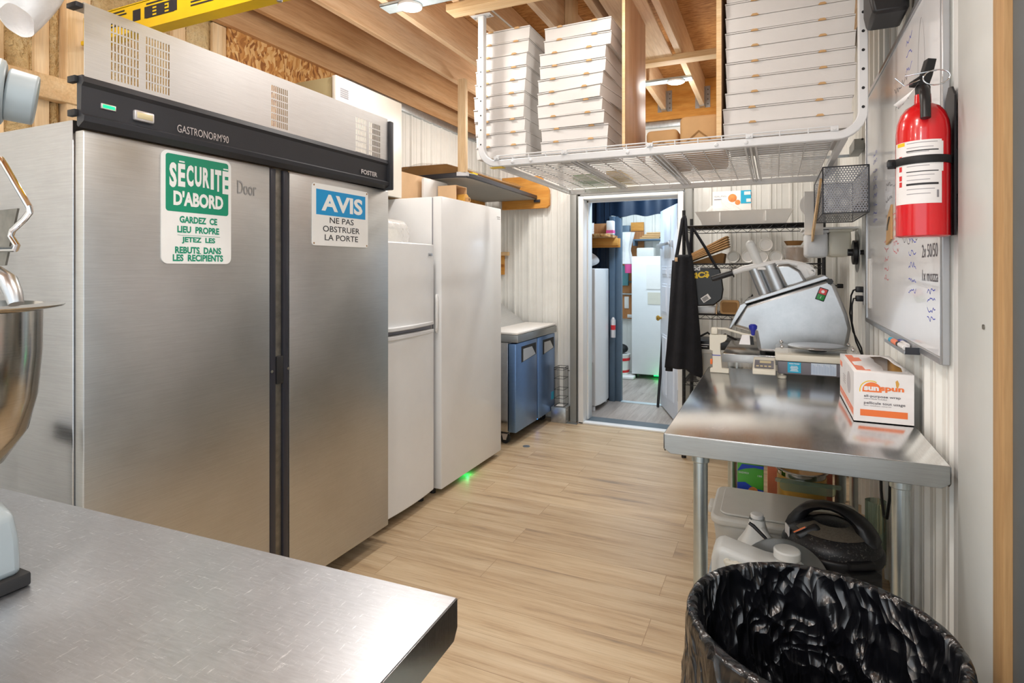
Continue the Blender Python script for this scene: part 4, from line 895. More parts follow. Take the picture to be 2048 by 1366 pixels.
def scribble(m, ya, yb, z, h, n, wth=.0016):
    """loose joined-up handwriting"""
    pts = [(ya + (yb - ya) * k / n, z + random.uniform(-1, 1) * h) for k in range(n + 1)]
    for (a, b), (c, d) in zip(pts, pts[1:]):
        dx, dz = c - a, d - b; l = math.hypot(dx, dz) or 1; nx, nz = -dz / l * wth, dx / l * wth
        m.quad((bx, a - nx, b - nz), (bx, c - nx, d - nz), (bx, c + nx, d + nz), (bx, a + nx, b + nz))
for k in range(9): scribble(m, 2.75 - .02 * k, 2.5 - .02 * k, 2.1 - .075 * k, .016, 16)
for k in range(5): scribble(m, 2.95, 2.8, 1.75 - .06 * k, .014, 12)
ov = [(2.28 + .05 * math.cos(R(a)), 2.02 + .2 * math.sin(R(a))) for a in range(0, 370, 12)]
for (a, b), (c, d) in zip(ov, ov[1:]): m.quad((bx, a, b), (bx, c, d), (bx, c + .002, d + .002), (bx, a + .002, b + .002))
ov = [(2.75 + .13 * math.cos(R(a)), 1.93 + .2 * math.sin(R(a))) for a in range(180, 330, 10)]
for (a, b), (c, d) in zip(ov, ov[1:]): m.quad((bx, a, b), (bx, c, d), (bx, c + .002, d + .002), (bx, a + .002, b + .002))
m.build('black_handwriting', 'ink_grey2', t)
m = MB()
for k in range(9): scribble(m, 3.3, 3.18, 1.95 - .04 * k, .012, 10)
for k in range(5): scribble(m, 2.48, 2.36, 1.5 - .045 * k, .012, 10)
for k in range(4): scribble(m, 2.2, 2.1, 1.33 - .028 * k, .01, 8)
for k in range(3): scribble(m, 2.52, 2.42, 2.22 - .05 * k, .012, 8)
m.build('blue_handwriting', 'ink_blue', t)
m = MB()
for k in range(6): scribble(m, 2.78, 2.66, 1.62 - .03 * k, .012, 9)
for k in range(5): scribble(m, 2.98, 2.88, 1.52 - .04 * k, .012, 8)
m.build('red_handwriting', 'ink_red', t)
for k in range(15): pass
o = MB().box(.431, .4352, 3.38, 3.45, 1.2, 1.45).build('paper_scale', 'box_white'); tag(o, 'narrow ruled paper strip at the left edge of the whiteboard', 'paper')
t = thing('magnetic_clip', 'tan wooden clip hanging on the whiteboard left of the extinguisher', 'clip', (.43, 2.85, 1.62)); MB().prism([(2.78, 1.52), (2.9, 1.5), (2.86, 1.62), (2.78, 1.66)], .428, .435, 'X').build('tag', 'kraft', t); MB().tube([(.427, 2.8, 1.61), (.427, 2.84, 1.58), (.427, 2.85, 1.56)], .004, 6).build('spring', 'dirt_steel', t)
o = MB().box(.432, .4355, 2.41, 2.5, 1.79, 1.82).build('eraser_magnet', 'aluminium'); tag(o, 'small grey magnet on the whiteboard behind the extinguisher tag', 'magnet')
t = thing('marker_tray', 'dark marker tray clipped under the whiteboard', 'tray', (.41, 2.42, 1.13)); MB().box(.39, .432, 2.28, 2.66, 1.117, 1.121).build('floor', 'aluminium', t); MB().box(.388, .391, 2.28, 2.66, 1.116, 1.127).build('lip', 'aluminium', t); MB().box(.391, .432, 2.276, 2.28, 1.117, 1.14).build('end', 'laminate_dark', t)
for y, x, mt, n_, lb in ((2.4, .402, 'label_white', 'ink', 'white marker with dark cap at the near end of the tray'), (2.46, .418, 'label_white', 'knob_blue', 'white marker with blue cap at the far side of the tray'), (2.52, .4, 'orange_faded', 'teal_print', 'orange marker with blue cap in the tray')):
    t = thing('marker_pen', lb, 'marker', (x, y, 1.13)); MB().cyl((x, y - .06, 1.131), (x, y + .03, 1.131), .0095, n=14).build('barrel', mt, t, bev=.002); MB().cyl((x, y + .03, 1.131), (x, y + .08, 1.131), .0102, .009, 14).build('cap', n_, t, bev=.002)

# fire extinguisher
ex, ey = .372, 1.93
t = thing('fire_extinguisher', 'red fire extinguisher with white label in a black wall bracket', 'extinguisher', (ex, ey, 1.48))
MB().lathe([(0, 1.486), (.056, 1.486), (.0625, 1.49), (.063, 1.497), (.063, 1.775), (.0605, 1.8), (.053, 1.825), (.04, 1.843), (.028, 1.85), (.02, 1.856), (.019, 1.88), (0, 1.88)], (ex, ey, 0), 48).build('cylinder', 'red_paint', t, ang=50)
lb_ = MB().lathe([(.0634, 1.575), (.0634, 1.745)], (ex, ey, 0), 24, a0=186, a1=300).build('label', 'label_white', t)
def arc(m, a0, a1, z0, z1, r=.0637): m.lathe([(r, z0), (r, z1)], (ex, ey, 0), 10, a0=a0, a1=a1)
for z0, z1 in ((1.716, 1.719), (1.66, 1.6625), (1.6245, 1.63)): m = MB(); arc(m, 224, 292, z0, z1, .0639); P_(m, 'black_bar', 'ink', lb_)
m = MB()
for k in range(12):
    z = 1.738 - .0125 * k
    if min(abs(z - q) for q in (1.717, 1.661, 1.627)) > .004: arc(m, 225, 290 - (k * 37) % 28, z, z + .0016)
arc(m, 288, 293, 1.59, 1.61); m.build('small_print', 'ink_grey', lb_)
m = MB()
for z in (1.705, 1.677, 1.652, 1.635): arc(m, 203, 212, z - .012, z + .002)
m.build('pictograms', 'red_paint', lb_)
m = MB(); arc(m, 196, 220, 1.734, 1.744); m.build('yellow_patch', 'yellow', lb_)
m = MB(); arc(m, 299, 304, 1.66, 1.74, .0636); m.build('side_label', 'label_white', t)
m = MB(); m.lathe([(.066, 1.683), (.0665, 1.684), (.0665, 1.703), (.066, 1.704), (.0638, 1.704), (.0638, 1.683), (.066, 1.683)], (ex, ey, 0), 40, a0=150, a1=370); m.box(ex - .082, ex - .064, ey - .004, ey + .01, 1.681, 1.706, .002); st = m.build('strap', 'black_matte', t)
MB().box(ex - .085, ex - .07, ey - .008, ey + .0, 1.685, 1.702, .002).build('buckle', 'black_plastic', st)
MB().prism([(1.9, 1.49), (1.99, 1.49), (1.99, 1.87), (1.96, 1.9), (1.93, 1.895), (1.9, 1.865)], .4365, .4415, 'X').build('bracket_plate', 'black_plastic', t)
MB().box(.442, .4515, 1.905, 1.95, 1.6, 1.72).build('bracket_arm', 'black_matte', t)
vv = MB().lathe([(0, 1.872), (.017, 1.872), (.018, 1.9), (.013, 1.91), (0, 1.91)], (ex, ey, 0), 20).build('valve', 'black_matte', t)
m = MB(); m.T = Matrix.Translation((ex, ey, 0)) @ Matrix.Rotation(R(15), 4, 'Z')
m.prism([(-.03, 1.905), (.01, 1.9), (.02, 1.93), (.03, 1.975), (.008, 1.978), (-.004, 1.935), (-.03, 1.918)], -.012, .012); m.build('lever', 'black_matte', t, bev=.002)
m = MB(); m.T = Matrix.Translation((ex, ey, 0)) @ Matrix.Rotation(R(264), 4, 'Z')
m.tube([(.012, 0, 1.888), (.03, 0, 1.89), (.052, 0, 1.875), (.069, 0, 1.84), (.073, 0, 1.80)], [.010, .012, .013, .012, .012], 14)
m.build('hose_nozzle', 'black_plastic', t)
m = MB(); cx_, cy_, cz_ = ex - .01, ey - .045, 1.91
m.tube([(cx_ + .03 + .03 * math.cos(R(a)), cy_ - .01, cz_ + .02 * math.sin(R(a))) for a in range(0, 360, 20)], .0016, 6, True)
m.tube([(cx_ - .04, cy_ - .005, cz_ + .014), (cx_ + .03, cy_ - .01, cz_ + .019)], .0018, 6); m.tube([(cx_ - .005, cy_, cz_), (cx_ - .04, cy_, cz_ - .012), (cx_ - .062, cy_, cz_ + .012)], .0016, 6); m.build('pull_pin', 'chrome', t)
m = MB(); m.quad((ex - .02, ey - .055, 1.9), (ex - .03, ey - .055, 1.885), (ex - .075, ey - .04, 1.85), (ex - .06, ey - .04, 1.84)); m.prism([(-.0, 0), (.001, 0)], 0, .001) if 0 else None
m.build('inspection_tag', 'label_white', t, solid=.0008)
t = thing('wall_speaker', 'black wall speaker above the whiteboard at the top edge', 'speaker', (.42, 2.5, 2.32))
MB().prism([(.31, 2.36), (.32, 2.31), (.43, 2.31), (.43, 2.6), (.31, 2.6)], 2.42, 2.6).build('body', 'black_plastic', t, bev=.012); MB().box(.41, .4495, 2.36, 2.419, 2.34, 2.52, .002).build('bracket', 'grey_trim', t)

# outlets with plugs and cords
def plug(y, z, lb, cord):
    t = thing('power_plug', lb, 'plug', (.44, y, z), group='black plugs on the right wall')
    MB().box(.405, .4435, y - .018, y + .018, z - .016, z + .016, .005).build('body', 'black_plastic', t)
    MB().tube(cord, .0045, 8).build('cord', 'black_plastic', t)
plug(3.7, 1.285, 'upper black plug left of the whiteboard with hanging cord', [(.41, 3.7, 1.285), (.395, 3.7, 1.28), (.385, 3.71, 1.25), (.38, 3.72, 1.15), (.395, 3.72, 1.05), (.435, 3.72, .96), (.442, 3.7, .9)])
plug(3.7, 1.235, 'lower black plug left of the whiteboard with hanging cord', [(.41, 3.7, 1.235), (.395, 3.69, 1.235), (.387, 3.69, 1.2), (.387, 3.69, 1.1), (.405, 3.68, 1.0), (.441, 3.66, .9)])
plug(4.75, 1.275, 'black plug on the wall behind the food processor', [(.405, 4.75, 1.275), (.38, 4.74, 1.28), (.36, 4.6, 1.29)])
MBo = MB(); MBo.box(.4405, .449, 3.655, 3.745, 1.2, 1.33, .002); tag(MBo.build('outlet_plate', 'white_paint'), 'white outlet plate behind the two plugs', 'outlet')
# slicing disc on the wall
t = thing('slicing_disc', 'round grey slicing disc with black hub hung on the right wall', 'disc', (.42, 3.75, 1.49)); dy = 3.75
MB().cyl((.417, dy, 1.49), (.42, dy, 1.49), .112, n=48).build('plate', 'steel_edge', t); MB().cyl((.395, dy, 1.49), (.417, dy, 1.49), .068, n=32).build('hub', 'black_plastic', t, bev=.004); MB().cyl((.372, dy, 1.49), (.395, dy, 1.49), .02, n=20).build('knob', 'black_plastic', t); MB().cyl((.42, dy, 1.49), (.45, dy, 1.49), .014, n=16).build('peg', 'black_plastic', t)

# perforated basket on the wall
t = thing('mesh_basket', 'black perforated metal basket on the right wall under the rack', 'basket', (.3, 3.5, 1.665))
bx0, bx1, by0, by1, bz0, bz1 = .212, .405, 3.2, 3.84, 1.668, 1.892
def side(P, U, V, lu, lv, nm, mt='perf'):
    m = MB(); pitch = .0122; hexsheet(m, P, U, V, int(lu / pitch), int(lv / (pitch * .866)), pitch, .0042); m.build(nm, mt, t, smooth=False)
plain('perf', '#8b8c90', .4, metal=.7); plain('wire_dark', '#3f4044', .4, metal=.6)
side((bx0, by0, bz0), UX, UZ, bx1 - bx0, bz1 - bz0, 'front_panel'); side((bx0, by1, bz0), UX, UZ, bx1 - bx0, bz1 - bz0, 'back_panel'); side((bx0, by0, bz0), UY, UZ, by1 - by0, bz1 - bz0, 'left_panel'); side((bx1, by0, bz0), UY, UZ, by1 - by0, bz1 - bz0, 'right_panel'); side((bx0, by0, bz0), UX, UY, bx1 - bx0, by1 - by0, 'bottom_panel')
m = MB()
for x in (bx0, bx1):
    for y in (by0, by1): m.tube([(x, y, bz0), (x, y, bz1)], .0035, 6)
for z in (bz0, bz1): m.tube([(bx0, by0, z), (bx1, by0, z), (bx1, by1, z), (bx0, by1, z)], .0035, 6, True)
m.build('rim_wire', 'wire_dark', t); MB().box(bx1, .449, 3.56, 3.8, 1.72, 1.75).build('wall_bracket', 'wire_dark', t)
o = MB().box(bx0 + .02, bx1 - .02, by0 + .03, by0 + .28, bz0 + .006, bz0 + .15, .012).build('plastic_tub', 'clear'); tag(o, 'clear plastic tub inside the perforated basket', 'tub')
o = MB().prism([(3.16, 1.83), (3.2, 1.84), (3.95, 1.6), (3.95, 1.56), (3.85, 1.56)], .198, .207, 'X').build('wooden_paddle', 'pine_cross'); tag(o, 'thin pale wooden board sloping along the left side of the basket', 'board')
tag(MB().prism(rrect(3.88, 3.9, 1.6, 1.86, .004), .16, .26, 'X').cyl((.21, 3.885, 1.78), (.21, 3.895, 1.78), .075, n=30).build('round_lid', 'box_white'), 'white rounded plastic lid behind the perforated basket', 'lid')
t = thing('hanging_bin', 'translucent plastic bin hanging under the basket, left one', 'bin', (.23, 3.95, 1.47)); MB().box(.165, .288, 3.9, 4.15, 1.466, 1.62, .022, 3).build('body', 'fridge_plastic', t, label='translucent grey'); MB().box(.16, .29, 3.895, 4.155, 1.612, 1.628, .003).build('lip', 'fridge_plastic', t)
t = thing('hanging_bin', 'beige plastic bin hanging under the basket against the wall', 'bin', (.35, 3.95, 1.47)); MB().box(.29, .408, 3.905, 4.15, 1.47, 1.625, .022, 3).build('body', 'beige_plastic', t); MB().box(.289, .412, 3.9, 4.155, 1.616, 1.632, .003).build('lip', 'beige_plastic', t)
o = MB().box(.15, .449, 3.9, 4.2, 1.633, 1.645).build('bin_shelf', 'white_paint'); tag(o, 'thin white shelf holding the hanging bins on the right wall', 'shelf')

# ---------------------------------------------------------------- black wire shelving by the far wall
t = thing('wire_shelving', 'black wire shelving unit by the far wall right of the doorway', 'shelving', (-.2, 4.65, 0))
wx0, wx1, wy0, wy1 = -.615, .3, 4.44, 4.87
for x in (wx0, wx1):
    for y in (wy0, wy1):
        m = MB(); m.cyl((x, y, .02), (x, y, 1.83 if y < 4.6 else 1.8), .0125, n=14); p = m.build('post', 'black_matte', t)
        m = MB()
        for k in range(34): m.lathe([(.0131, .1 + .05 * k), (.0131, .103 + .05 * k)], (x, y, 0), 12)
        m.build('groove', 'wire_dark', p); MB().cyl((x, y, 0), (x, y, .02), .018, n=14).build('foot', 'black_plastic', p)
SH = [1.712, 1.433, 1.062, .57, .16]
for z in SH:
    m = MB()
    for y in (wy0, wy1):
        m.tube([(wx0, y, z), (wx1, y, z)], .004, 6); m.tube([(wx0, y, z - .03), (wx1, y, z - .03)], .003, 6)
        pts = [(wx0 + (wx1 - wx0) * k / 24, y, z - .03 * (k % 2)) for k in range(25)]; m.tube(pts, .0022, 5)
    for x in (wx0, wx1): m.tube([(x, wy0, z), (x, wy1, z)], .004, 6); m.tube([(x, wy0, z - .03), (x, wy1, z - .03)], .003, 6)
    for k in range(19): y = wy0 + (wy1 - wy0) * (k + 1) / 20; m.tube([(wx0, y, z + .003), (wx1, y, z + .003)], .0018, 5)
    for k in range(1, 4): x = wx0 + (wx1 - wx0) * k / 4; m.tube([(x, wy0, z - .002), (x, wy1, z - .002)], .003, 5)
    m.build('wire_shelf', 'black_matte', t)
# ---------------------------------------------------------------- things on the wire shelving
Z1, Z2, Z3, Z4 = [z + .006 for z in SH[:4]]
t = thing('white_tray', 'long white plastic tray on the top wire shelf', 'tray', (-.2, 4.6, Z1))
m = MB(); 
def ring_(x0, x1, y0, y1, z): return [m.v(p) for p in ((x0, y0, z), (x1, y0, z), (x1, y1, z), (x0, y1, z))]
lv = [ring_(-.49, .07, 4.49, 4.74, Z1), ring_(-.5, .08, 4.485, 4.745, Z1 + .03), ring_(-.54, .115, 4.46, 4.77, Z1 + .1), ring_(-.53, .105, 4.47, 4.76, Z1 + .1), ring_(-.48, .06, 4.5, 4.73, Z1 + .008)]
for a, b in zip(lv, lv[1:]):
    for k in range(4): m.f([a[k], a[(k + 1) % 4], b[(k + 1) % 4], b[k]])
m.f(lv[0][::-1]); m.f(lv[-1]); m.build('tray_body', 'box_white', t)
for x in (-.365, -.06): MB().prism([(x - .004, Z1 + .02), (x + .004, Z1 + .02), (x + .004, Z1 + .09), (x - .004, Z1 + .09)], 4.462, 4.49).build('rib', 'box_white', t)
o = MB().grid(lambda u, v: (-.37 + .14 * math.cos(u * 6.283) * math.sin(.15 + v * 2.95) * (1 + .12 * math.sin(u * 19)), 4.62 + .1 * math.sin(u * 6.283) * math.sin(.15 + v * 2.95), Z1 + .012 + .19 * v ** .8 * (.8 + .2 * math.sin(u * 11))), 36, 14, True).build('clear_bag', 'film'); tag(o, 'crumpled clear plastic bag lying in the white tray', 'bag')
t = thing('bag_box', 'white carton with food pictures at the back of the top wire shelf', 'box', (-.28, 4.82, Z1))
MB().box(-.445, -.165, 4.79, 4.865, Z1, 2.0, .003).build('carton', 'box_white', t)
m = MB(); m.box(-.24, -.166, 4.7875, 4.7895, 1.9, 2.0); m.build('blue_panel', 'teal_print', t); m = MB(); m.box(-.2, -.168, 4.786, 4.7872, 1.91, 1.935); m.box(-.215, -.17, 4.786, 4.7872, 1.965, 1.99); m.build('white_print', 'box_white', t)
m = MB(); m.lathe([(0, 4.7893), (.03, 4.7888), (.032, 4.7895)], (-.3, 0, 1.945), 16, 'Y'); m.lathe([(0, 4.7893), (.018, 4.7888), (.02, 4.7895)], (-.262, 0, 1.91), 14, 'Y'); m.build('food_picture', 'food_orange', t)
m = MB()
for k in range(3): m.box(-.1648, -.1638, 4.798, 4.825, 1.87 + .043 * k, 1.9 + .043 * k); m.box(-.1648, -.1638, 4.832, 4.858, 1.87 + .043 * k, 1.9 + .043 * k)
m.build('side_pictures', 'food_orange', t)
m = MB(); m.text('SEALING', (-.435, 4.7895, 1.955), UX, UZ, .09, .014); m.box(-.435, -.38, 4.7885, 4.7895, 1.935, 1.942); m.build('faint_lettering', 'ink_grey', t)
# second shelf
def krbag(k, lb):
    m = MB(); m.T = Matrix.Translation((-.585, 4.46 + .012 * k, Z2 + .012 + .011 * k)) @ Matrix.Rotation(R(-21 - 1.5 * k), 4, 'Y')
    m.prism([(0, 0), (.29, 0), (.305, .005), (.29, .010), (0, .009)], 0, .2); tag(m.build('paper_bag', 'kraft'), lb, 'bag', 'flat brown paper bags on the middle wire shelf')
for k, w in enumerate(('lowest', 'second lowest', 'middle', 'second highest', 'highest')): krbag(k, f'flat brown paper bag on the wire shelf, {w} of the tilted pile')
m = MB(); m.prism([(-.58, Z2), (-.345, Z2), (-.335, Z2 + .07), (-.36, Z2 + .075)], 4.5, 4.7); tag(m.build('paper_bag_stack', 'kraft_dark'), 'brown folded carton propping up the paper bags', 'box')
def cuproll(x, z, r, lb, mt='box_white', y=4.47):
    t = thing('cup_sleeve', lb, 'cups', (x, y, z), group='sleeves of white cups on the wire shelf')
    MB().lathe([(0, y + .02), (r * .75, y + .02), (r * .9, y + .004), (r, y), (r, y + .006), (r * .86, y + .3), (0, y + .3)], (x, 0, z), 28, 'Y').build('cups', mt, t)
    MB().grid(lambda u, v: (x + (r + .002 + .0015 * math.sin(u * 40 + v * 7)) * math.cos(u * 6.283), y - .012 + .3 * v, z + (r + .001 + .001 * math.sin(u * 33)) * math.sin(u * 6.283)), 40, 8, True).build('sleeve', 'film', t)
cuproll(-.275, Z2 + .046, .042, 'leftmost sleeve of white cups on the middle wire shelf', 'pp_grey'); cuproll(-.175, Z2 + .048, .044, 'second sleeve of white cups from the left'); cuproll(-.085, Z2 + .044, .04, 'third sleeve of white cups, under the raised one'); cuproll(-.06, Z2 + .13, .046, 'sleeve of white cups lying on top of the others'); cuproll(.006, Z2 + .045, .042, 'rightmost sleeve of white cups beside the brown bowls')
t = thing('bowl_stack', 'brown paper bowls in film at the right of the middle wire shelf', 'bowls', (.14, 4.56, Z2))
m = MB(); pr = []
for k in range(9): pr += [(.062, Z2 + .004 + .012 * k), (.078, Z2 + .013 + .012 * k)]
m.lathe([(0, Z2 + .001)] + pr + [(0, Z2 + .11)], (.14, 4.56, 0), 28); m.build('bowls', 'kraft', t, ang=60)
MB().grid(lambda u, v: (.14 + (.086 + .006 * math.sin(u * 31 + v * 5)) * math.cos(u * 6.283), 4.56 + (.086 + .006 * math.sin(u * 27)) * math.sin(u * 6.283), Z2 + .002 + .12 * v), 40, 8, True).build('film', 'film', t)
tag(MB().lathe([(0, Z2 + .124), (.045, Z2 + .124), (.063, Z2 + .155), (.06, Z2 + .155), (.043, Z2 + .128), (0, Z2 + .128)], (.12, 4.55, 0), 28).build('paper_bowl', 'kraft_dark'), 'single brown bowl upside on top of the wrapped bowls', 'bowl')
# black shopping bag hanging under the second shelf
t = thing('shopping_bag', 'black shopping bag with white and yellow letters behind the apron', 'bag', (-.45, 4.47, 1.25))
m = MB(); m.prism([(-.6, 1.42), (-.36, 1.40), (-.345, 1.33), (-.335, 1.25), (-.345, 1.18), (-.4, 1.135), (-.6, 1.12)], 4.4, 4.42); m.build('bag_body', 'bag_black', t, bev=.008)
m = MB(); m.text('od', (-.545, 4.3995, 1.385), UX, (.0, 0, 1), .05, .035, bold=.03); m.build('white_letters', 'label_white', t)
m = MB(); m.text('SIC$', (-.552, 4.3995, 1.315), (1, 0, .16), (-.16, 0, 1), .125, .05, bold=.05); m.build('yellow_letters', 'yellow', t)
m = MB(); m.T = Matrix.Translation((-.47, 4.3985, 1.15)) @ Matrix.Rotation(R(-35), 4, 'Y'); m.box(0, .062, -.001, .0005, 0, .04); m.build('barcode_label', 'label_white', t)
m = MB(); m.T = Matrix.Translation((-.47, 4.397, 1.15)) @ Matrix.Rotation(R(-35), 4, 'Y')
for k in range(7): m.box(.008 + .006 * k, .011 + .006 * k, -.0008, .0002, .006, .034)
m.build('barcode', 'ink', t)
m = MB(); m.tube([(-.58, 4.41, 1.42), (-.57, 4.41, 1.5), (-.55, 4.41, 1.7)], .012, 8); m.tube([(-.38, 4.41, 1.40), (-.46, 4.41, 1.55), (-.55, 4.41, 1.70)], .010, 8); m.build('strap', 'cotton_black', t)
# third shelf
t = thing('white_tub', 'white tub full of crumpled tissue on the lower wire shelf', 'tub', (-.46, 4.53, Z3)); MB().box(-.54, -.395, 4.47, 4.6, Z3, Z3 + .055, .012, 3).build('tub', 'fridge_plastic', t)
m = MB()
for k in range(9): m.sphere((-.52 + .013 * k, 4.5 + .06 * random.random(), Z3 + .06 + .03 * random.random()), .028, (1, 1, .8), 10, 8)
m.build('tissue', 'tissue', t)
t = thing('paper_tray_pack', 'brown paper food trays wrapped in film on the lower wire shelf', 'trays', (-.3, 4.53, Z3)); m = MB()
for k in range(6): m.prism(rrect(-.365, -.235, Z3 + .001, Z3 + .1, .02), 4.475 + .012 * k, 4.483 + .012 * k)
m.build('trays', 'kraft', t)
MB().prism(rrect(-.353, -.247, Z3 + .013, Z3 + .088, .015), 4.4735, 4.4749).build('tray_hollow', 'kraft_dark', t)
MB().grid(lambda u, v: (-.3 + (.078 + .008 * math.sin(u * 37 + v * 9)) * max(-1, min(1, 1.35 * math.cos(u * 6.283))), 4.468 + .09 * v, Z3 + .062 + (.054 + .006 * math.sin(u * 23)) * max(-1, min(1, 1.35 * math.sin(u * 6.283)))), 48, 6, True).build('film', 'film', t)
tag(MB().prism([(-.391, Z3 + .04), (-.393, Z3), (-.385, Z3), (-.387, Z3 + .1)], 4.46, 4.5).build('paper_cone', 'cardboard'), 'tan folded carton flap left of the wrapped trays', 'carton')
t = thing('power_adapter', 'tangle of black adapters on the lower wire shelf', 'adapter', (-.17, 4.6, Z3)); m = MB()
for k in range(5): m.tube([(-.2 + .02 * k, 4.5, Z3 + .08), (-.17 + .02 * k, 4.52, Z3 + .12 + .02 * (k % 2)), (-.14 + .01 * k, 4.5, Z3 + .07), (-.18, 4.52, Z3 + .03 + .02 * k)], .012, 8)
m.build('cable', 'black_plastic', t); MB().box(-.2, -.13, 4.48, 4.54, Z3, Z3 + .06, .008).build('brick', 'black_plastic', t)
# fourth shelf
t = thing('black_device', 'black flat appliance on the wire shelf below the apron hem', 'appliance', (-.4, 4.6, Z4)); MB().box(-.53, -.2, 4.46, 4.75, .81, .87, .006).build('case', 'black_plastic', t); m = MB(); m.tube([(-.52, 4.46, .89), (-.45, 4.47, .93), (-.4, 4.46, .885), (-.33, 4.48, .92), (-.25, 4.47, .885)], .008, 8); m.build('cord', 'black_matte', t); m = MB(); m.box(-.5, -.44, 4.4585, 4.4598, .84, .845); m.box(-.5, -.45, 4.4585, 4.4598, .825, .829); m.build('print', 'label_white', t)
t = thing('grey_bin', 'grey plastic bin under the black appliance on the wire shelf', 'bin', (-.4, 4.6, Z4)); MB().box(-.53, -.22, 4.47, 4.75, Z4, .79, .012).build('body', 'pp_grey_dark', t); MB().box(-.54, -.21, 4.462, 4.76, .775, .808, .006).build('rim', 'pp_grey', t)

# apron
t = thing('apron', 'long black cloth apron hanging from the wire shelving post', 'apron', (-.6, 4.4, 1.3))
def ap(u, v):
    z = 1.5 - .83 * v; top = max(0, 1 - v * 7)
    xl = -.665 - .076 * v; xr = -.553 + .078 * v ** .8
    if v > .9: z -= (v - .9) * .75 * max(0, (u - .55)) * 2
    return (xl + (xr - xl) * u, 4.372 - .035 * math.sin(u * math.pi) - .012 * math.sin(u * 15 + v * 2.5) * (.4 + v), z)
MB().grid(ap, 40, 40).build('cloth', 'cotton_black', t, solid=.01)
m = MB(); m.tube([(-.655, 4.36, 1.49), (-.635, 4.375, 1.62), (-.618, 4.395, 1.76), (-.605, 4.405, 1.785)], .013, 8); m.tube([(-.562, 4.36, 1.49), (-.585, 4.375, 1.62), (-.597, 4.395, 1.76), (-.605, 4.405, 1.785)], .011, 8); m.build('neck_strap', 'cotton_black', t)
m = MB(); m.grid(lambda u, v: (-.69 - .05 * v + .05 * u, 4.395 - .01 * math.sin(u * 3.1), 1.46 - .82 * v), 6, 16); m.build('side_fold', 'cotton_black', t, solid=.008)
MB().box(-.665, -.645, 4.338, 4.346, 1.45, 1.48, .002).build('care_label', 'cardboard', t)

# ---------------------------------------------------------------- steel worktables along the right wall
t = thing('work_table', 'stainless steel worktable along the right wall with glossy top', 'table', (.055, 2.6, 0))
TX0, TX1, TY0, TY1 = -.324, .428, 1.9, 3.3
MB().box(TX0, TX1, TY0, TY1, .866, .87, .001).build('table_top', 'steel_gloss', t)
m = MB()
ed = [(TX0, .8685), (TX1, .8685), (TX1, .822), (TX1 - .02, .808), (TX0 + .02, .808), (TX0, .822)]
m.prism(ed, TY0 - .003, TY0); m.prism(ed, TY1, TY1 + .003)
ed = [(TY0, .8685), (TY1, .8685), (TY1, .822), (TY1 - .02, .808), (TY0 + .02, .808), (TY0, .822)]
m.prism(ed, TX0 - .003, TX0, 'X'); m.prism(ed, TX1, TX1 + .003, 'X'); m.build('apron_edge', 'steel_edge', t, bev=.0015)
for x, y in ((-.22, 1.965), (.326, 1.965), (-.2, 3.2), (.285, 3.2)):
    l = MB().cyl((x, y, 0.02), (x, y, .85), .0225, n=24).build('leg', 'leg_steel', t); MB().cyl((x, y, .775), (x, y, .85), .0275, n=24).build('socket', 'leg_steel', l, bev=.003); MB().cyl((x, y, 0), (x, y, .03), .018, n=16).build('foot', 'grey_trim', l)
MB().box(-.25, .36, 1.94, 3.23, .128, .15, .003).build('undershelf', 'galv', t)
t = thing('work_table', 'second slightly higher steel table behind, under the food processor', 'table', (.09, 3.73, 0))
MB().box(-.262, .43, 3.4, 4.05, .926, .93, .001).build('table_top', 'steel_gloss', t)
m = MB(); m.box(-.262, .43, 3.397, 3.4, .885, .929); m.box(-.262, .43, 4.05, 4.053, .885, .929); m.box(-.265, -.262, 3.4, 4.05, .885, .929); m.build('apron_edge', 'steel_edge', t)
for x, y in ((-.22, 3.45), (.37, 3.45), (-.22, 4.0), (.37, 4.0)): MB().cyl((x, y, 0), (x, y, .9), .02, n=18).build('leg', 'leg_steel', t)

# plastic wrap carton on the table
cx0, cx1, cy0, cy1, cz1 = .249, .424, 2.322, 2.79, 1.042
t = thing('wrap_carton', 'white and orange carton of plastic wrap torn open on the worktable', 'carton', (.335, 2.55, .8705))
m = MB(); z0 = .8706
m.box(cx0, cx1, cy0, cy0 + .004, z0, cz1); m.box(cx0, cx1, cy1 - .004, cy1, z0, cz1); m.box(cx0, cx0 + .004, cy0 + .004, cy1 - .004, z0, cz1); m.box(cx1 - .004, cx1, cy0 + .004, cy1 - .004, z0, cz1); m.box(cx0, cx1, cy0, cy1, z0, z0 + .003)
m.build('carton_body', 'label_white', t)
m = MB(); hole = [(.345, 2.385), (.352, 2.46), (.342, 2.56), (.352, 2.66), (.345, 2.72), (.385, 2.735), (.405, 2.7), (.402, 2.55), (.408, 2.45), (.4, 2.375)]
outer = [(cx0, cy0), (cx0, 2.46), (cx0, 2.56), (cx0, 2.66), (cx0, cy1), (.385, cy1), (cx1, cy1), (cx1, 2.55), (cx1, 2.45), (cx1, cy0)]
a = [m.v((x, y, cz1)) for x, y in outer]; b = [m.v((x, y, cz1 + .002 * ((k * 7) % 3))) for k, (x, y) in enumerate(hole)]
for k in range(10): m.f([a[k], a[(k + 1) % 10], b[(k + 1) % 10], b[k]])
m.build('torn_lid', 'label_white', t, solid=.002)
MB().box(cx0 + .0045, cx1 - .0045, cy0 + .0045, cy1 - .0045, z0 + .0035, z0 + .006).build('inside', 'kraft', t)
MB().box(cx1 - .0065, cx1 - .0045, cy0 + .005, cy1 - .005, z0 + .007, cz1 - .004).build('inner_liner', 'amber', t)
MB().cyl((.335, 2.35, .93), (.335, 2.77, .93), .04, n=24).build('wrap_roll', 'film_white', t)
fy = cy0 - .0006
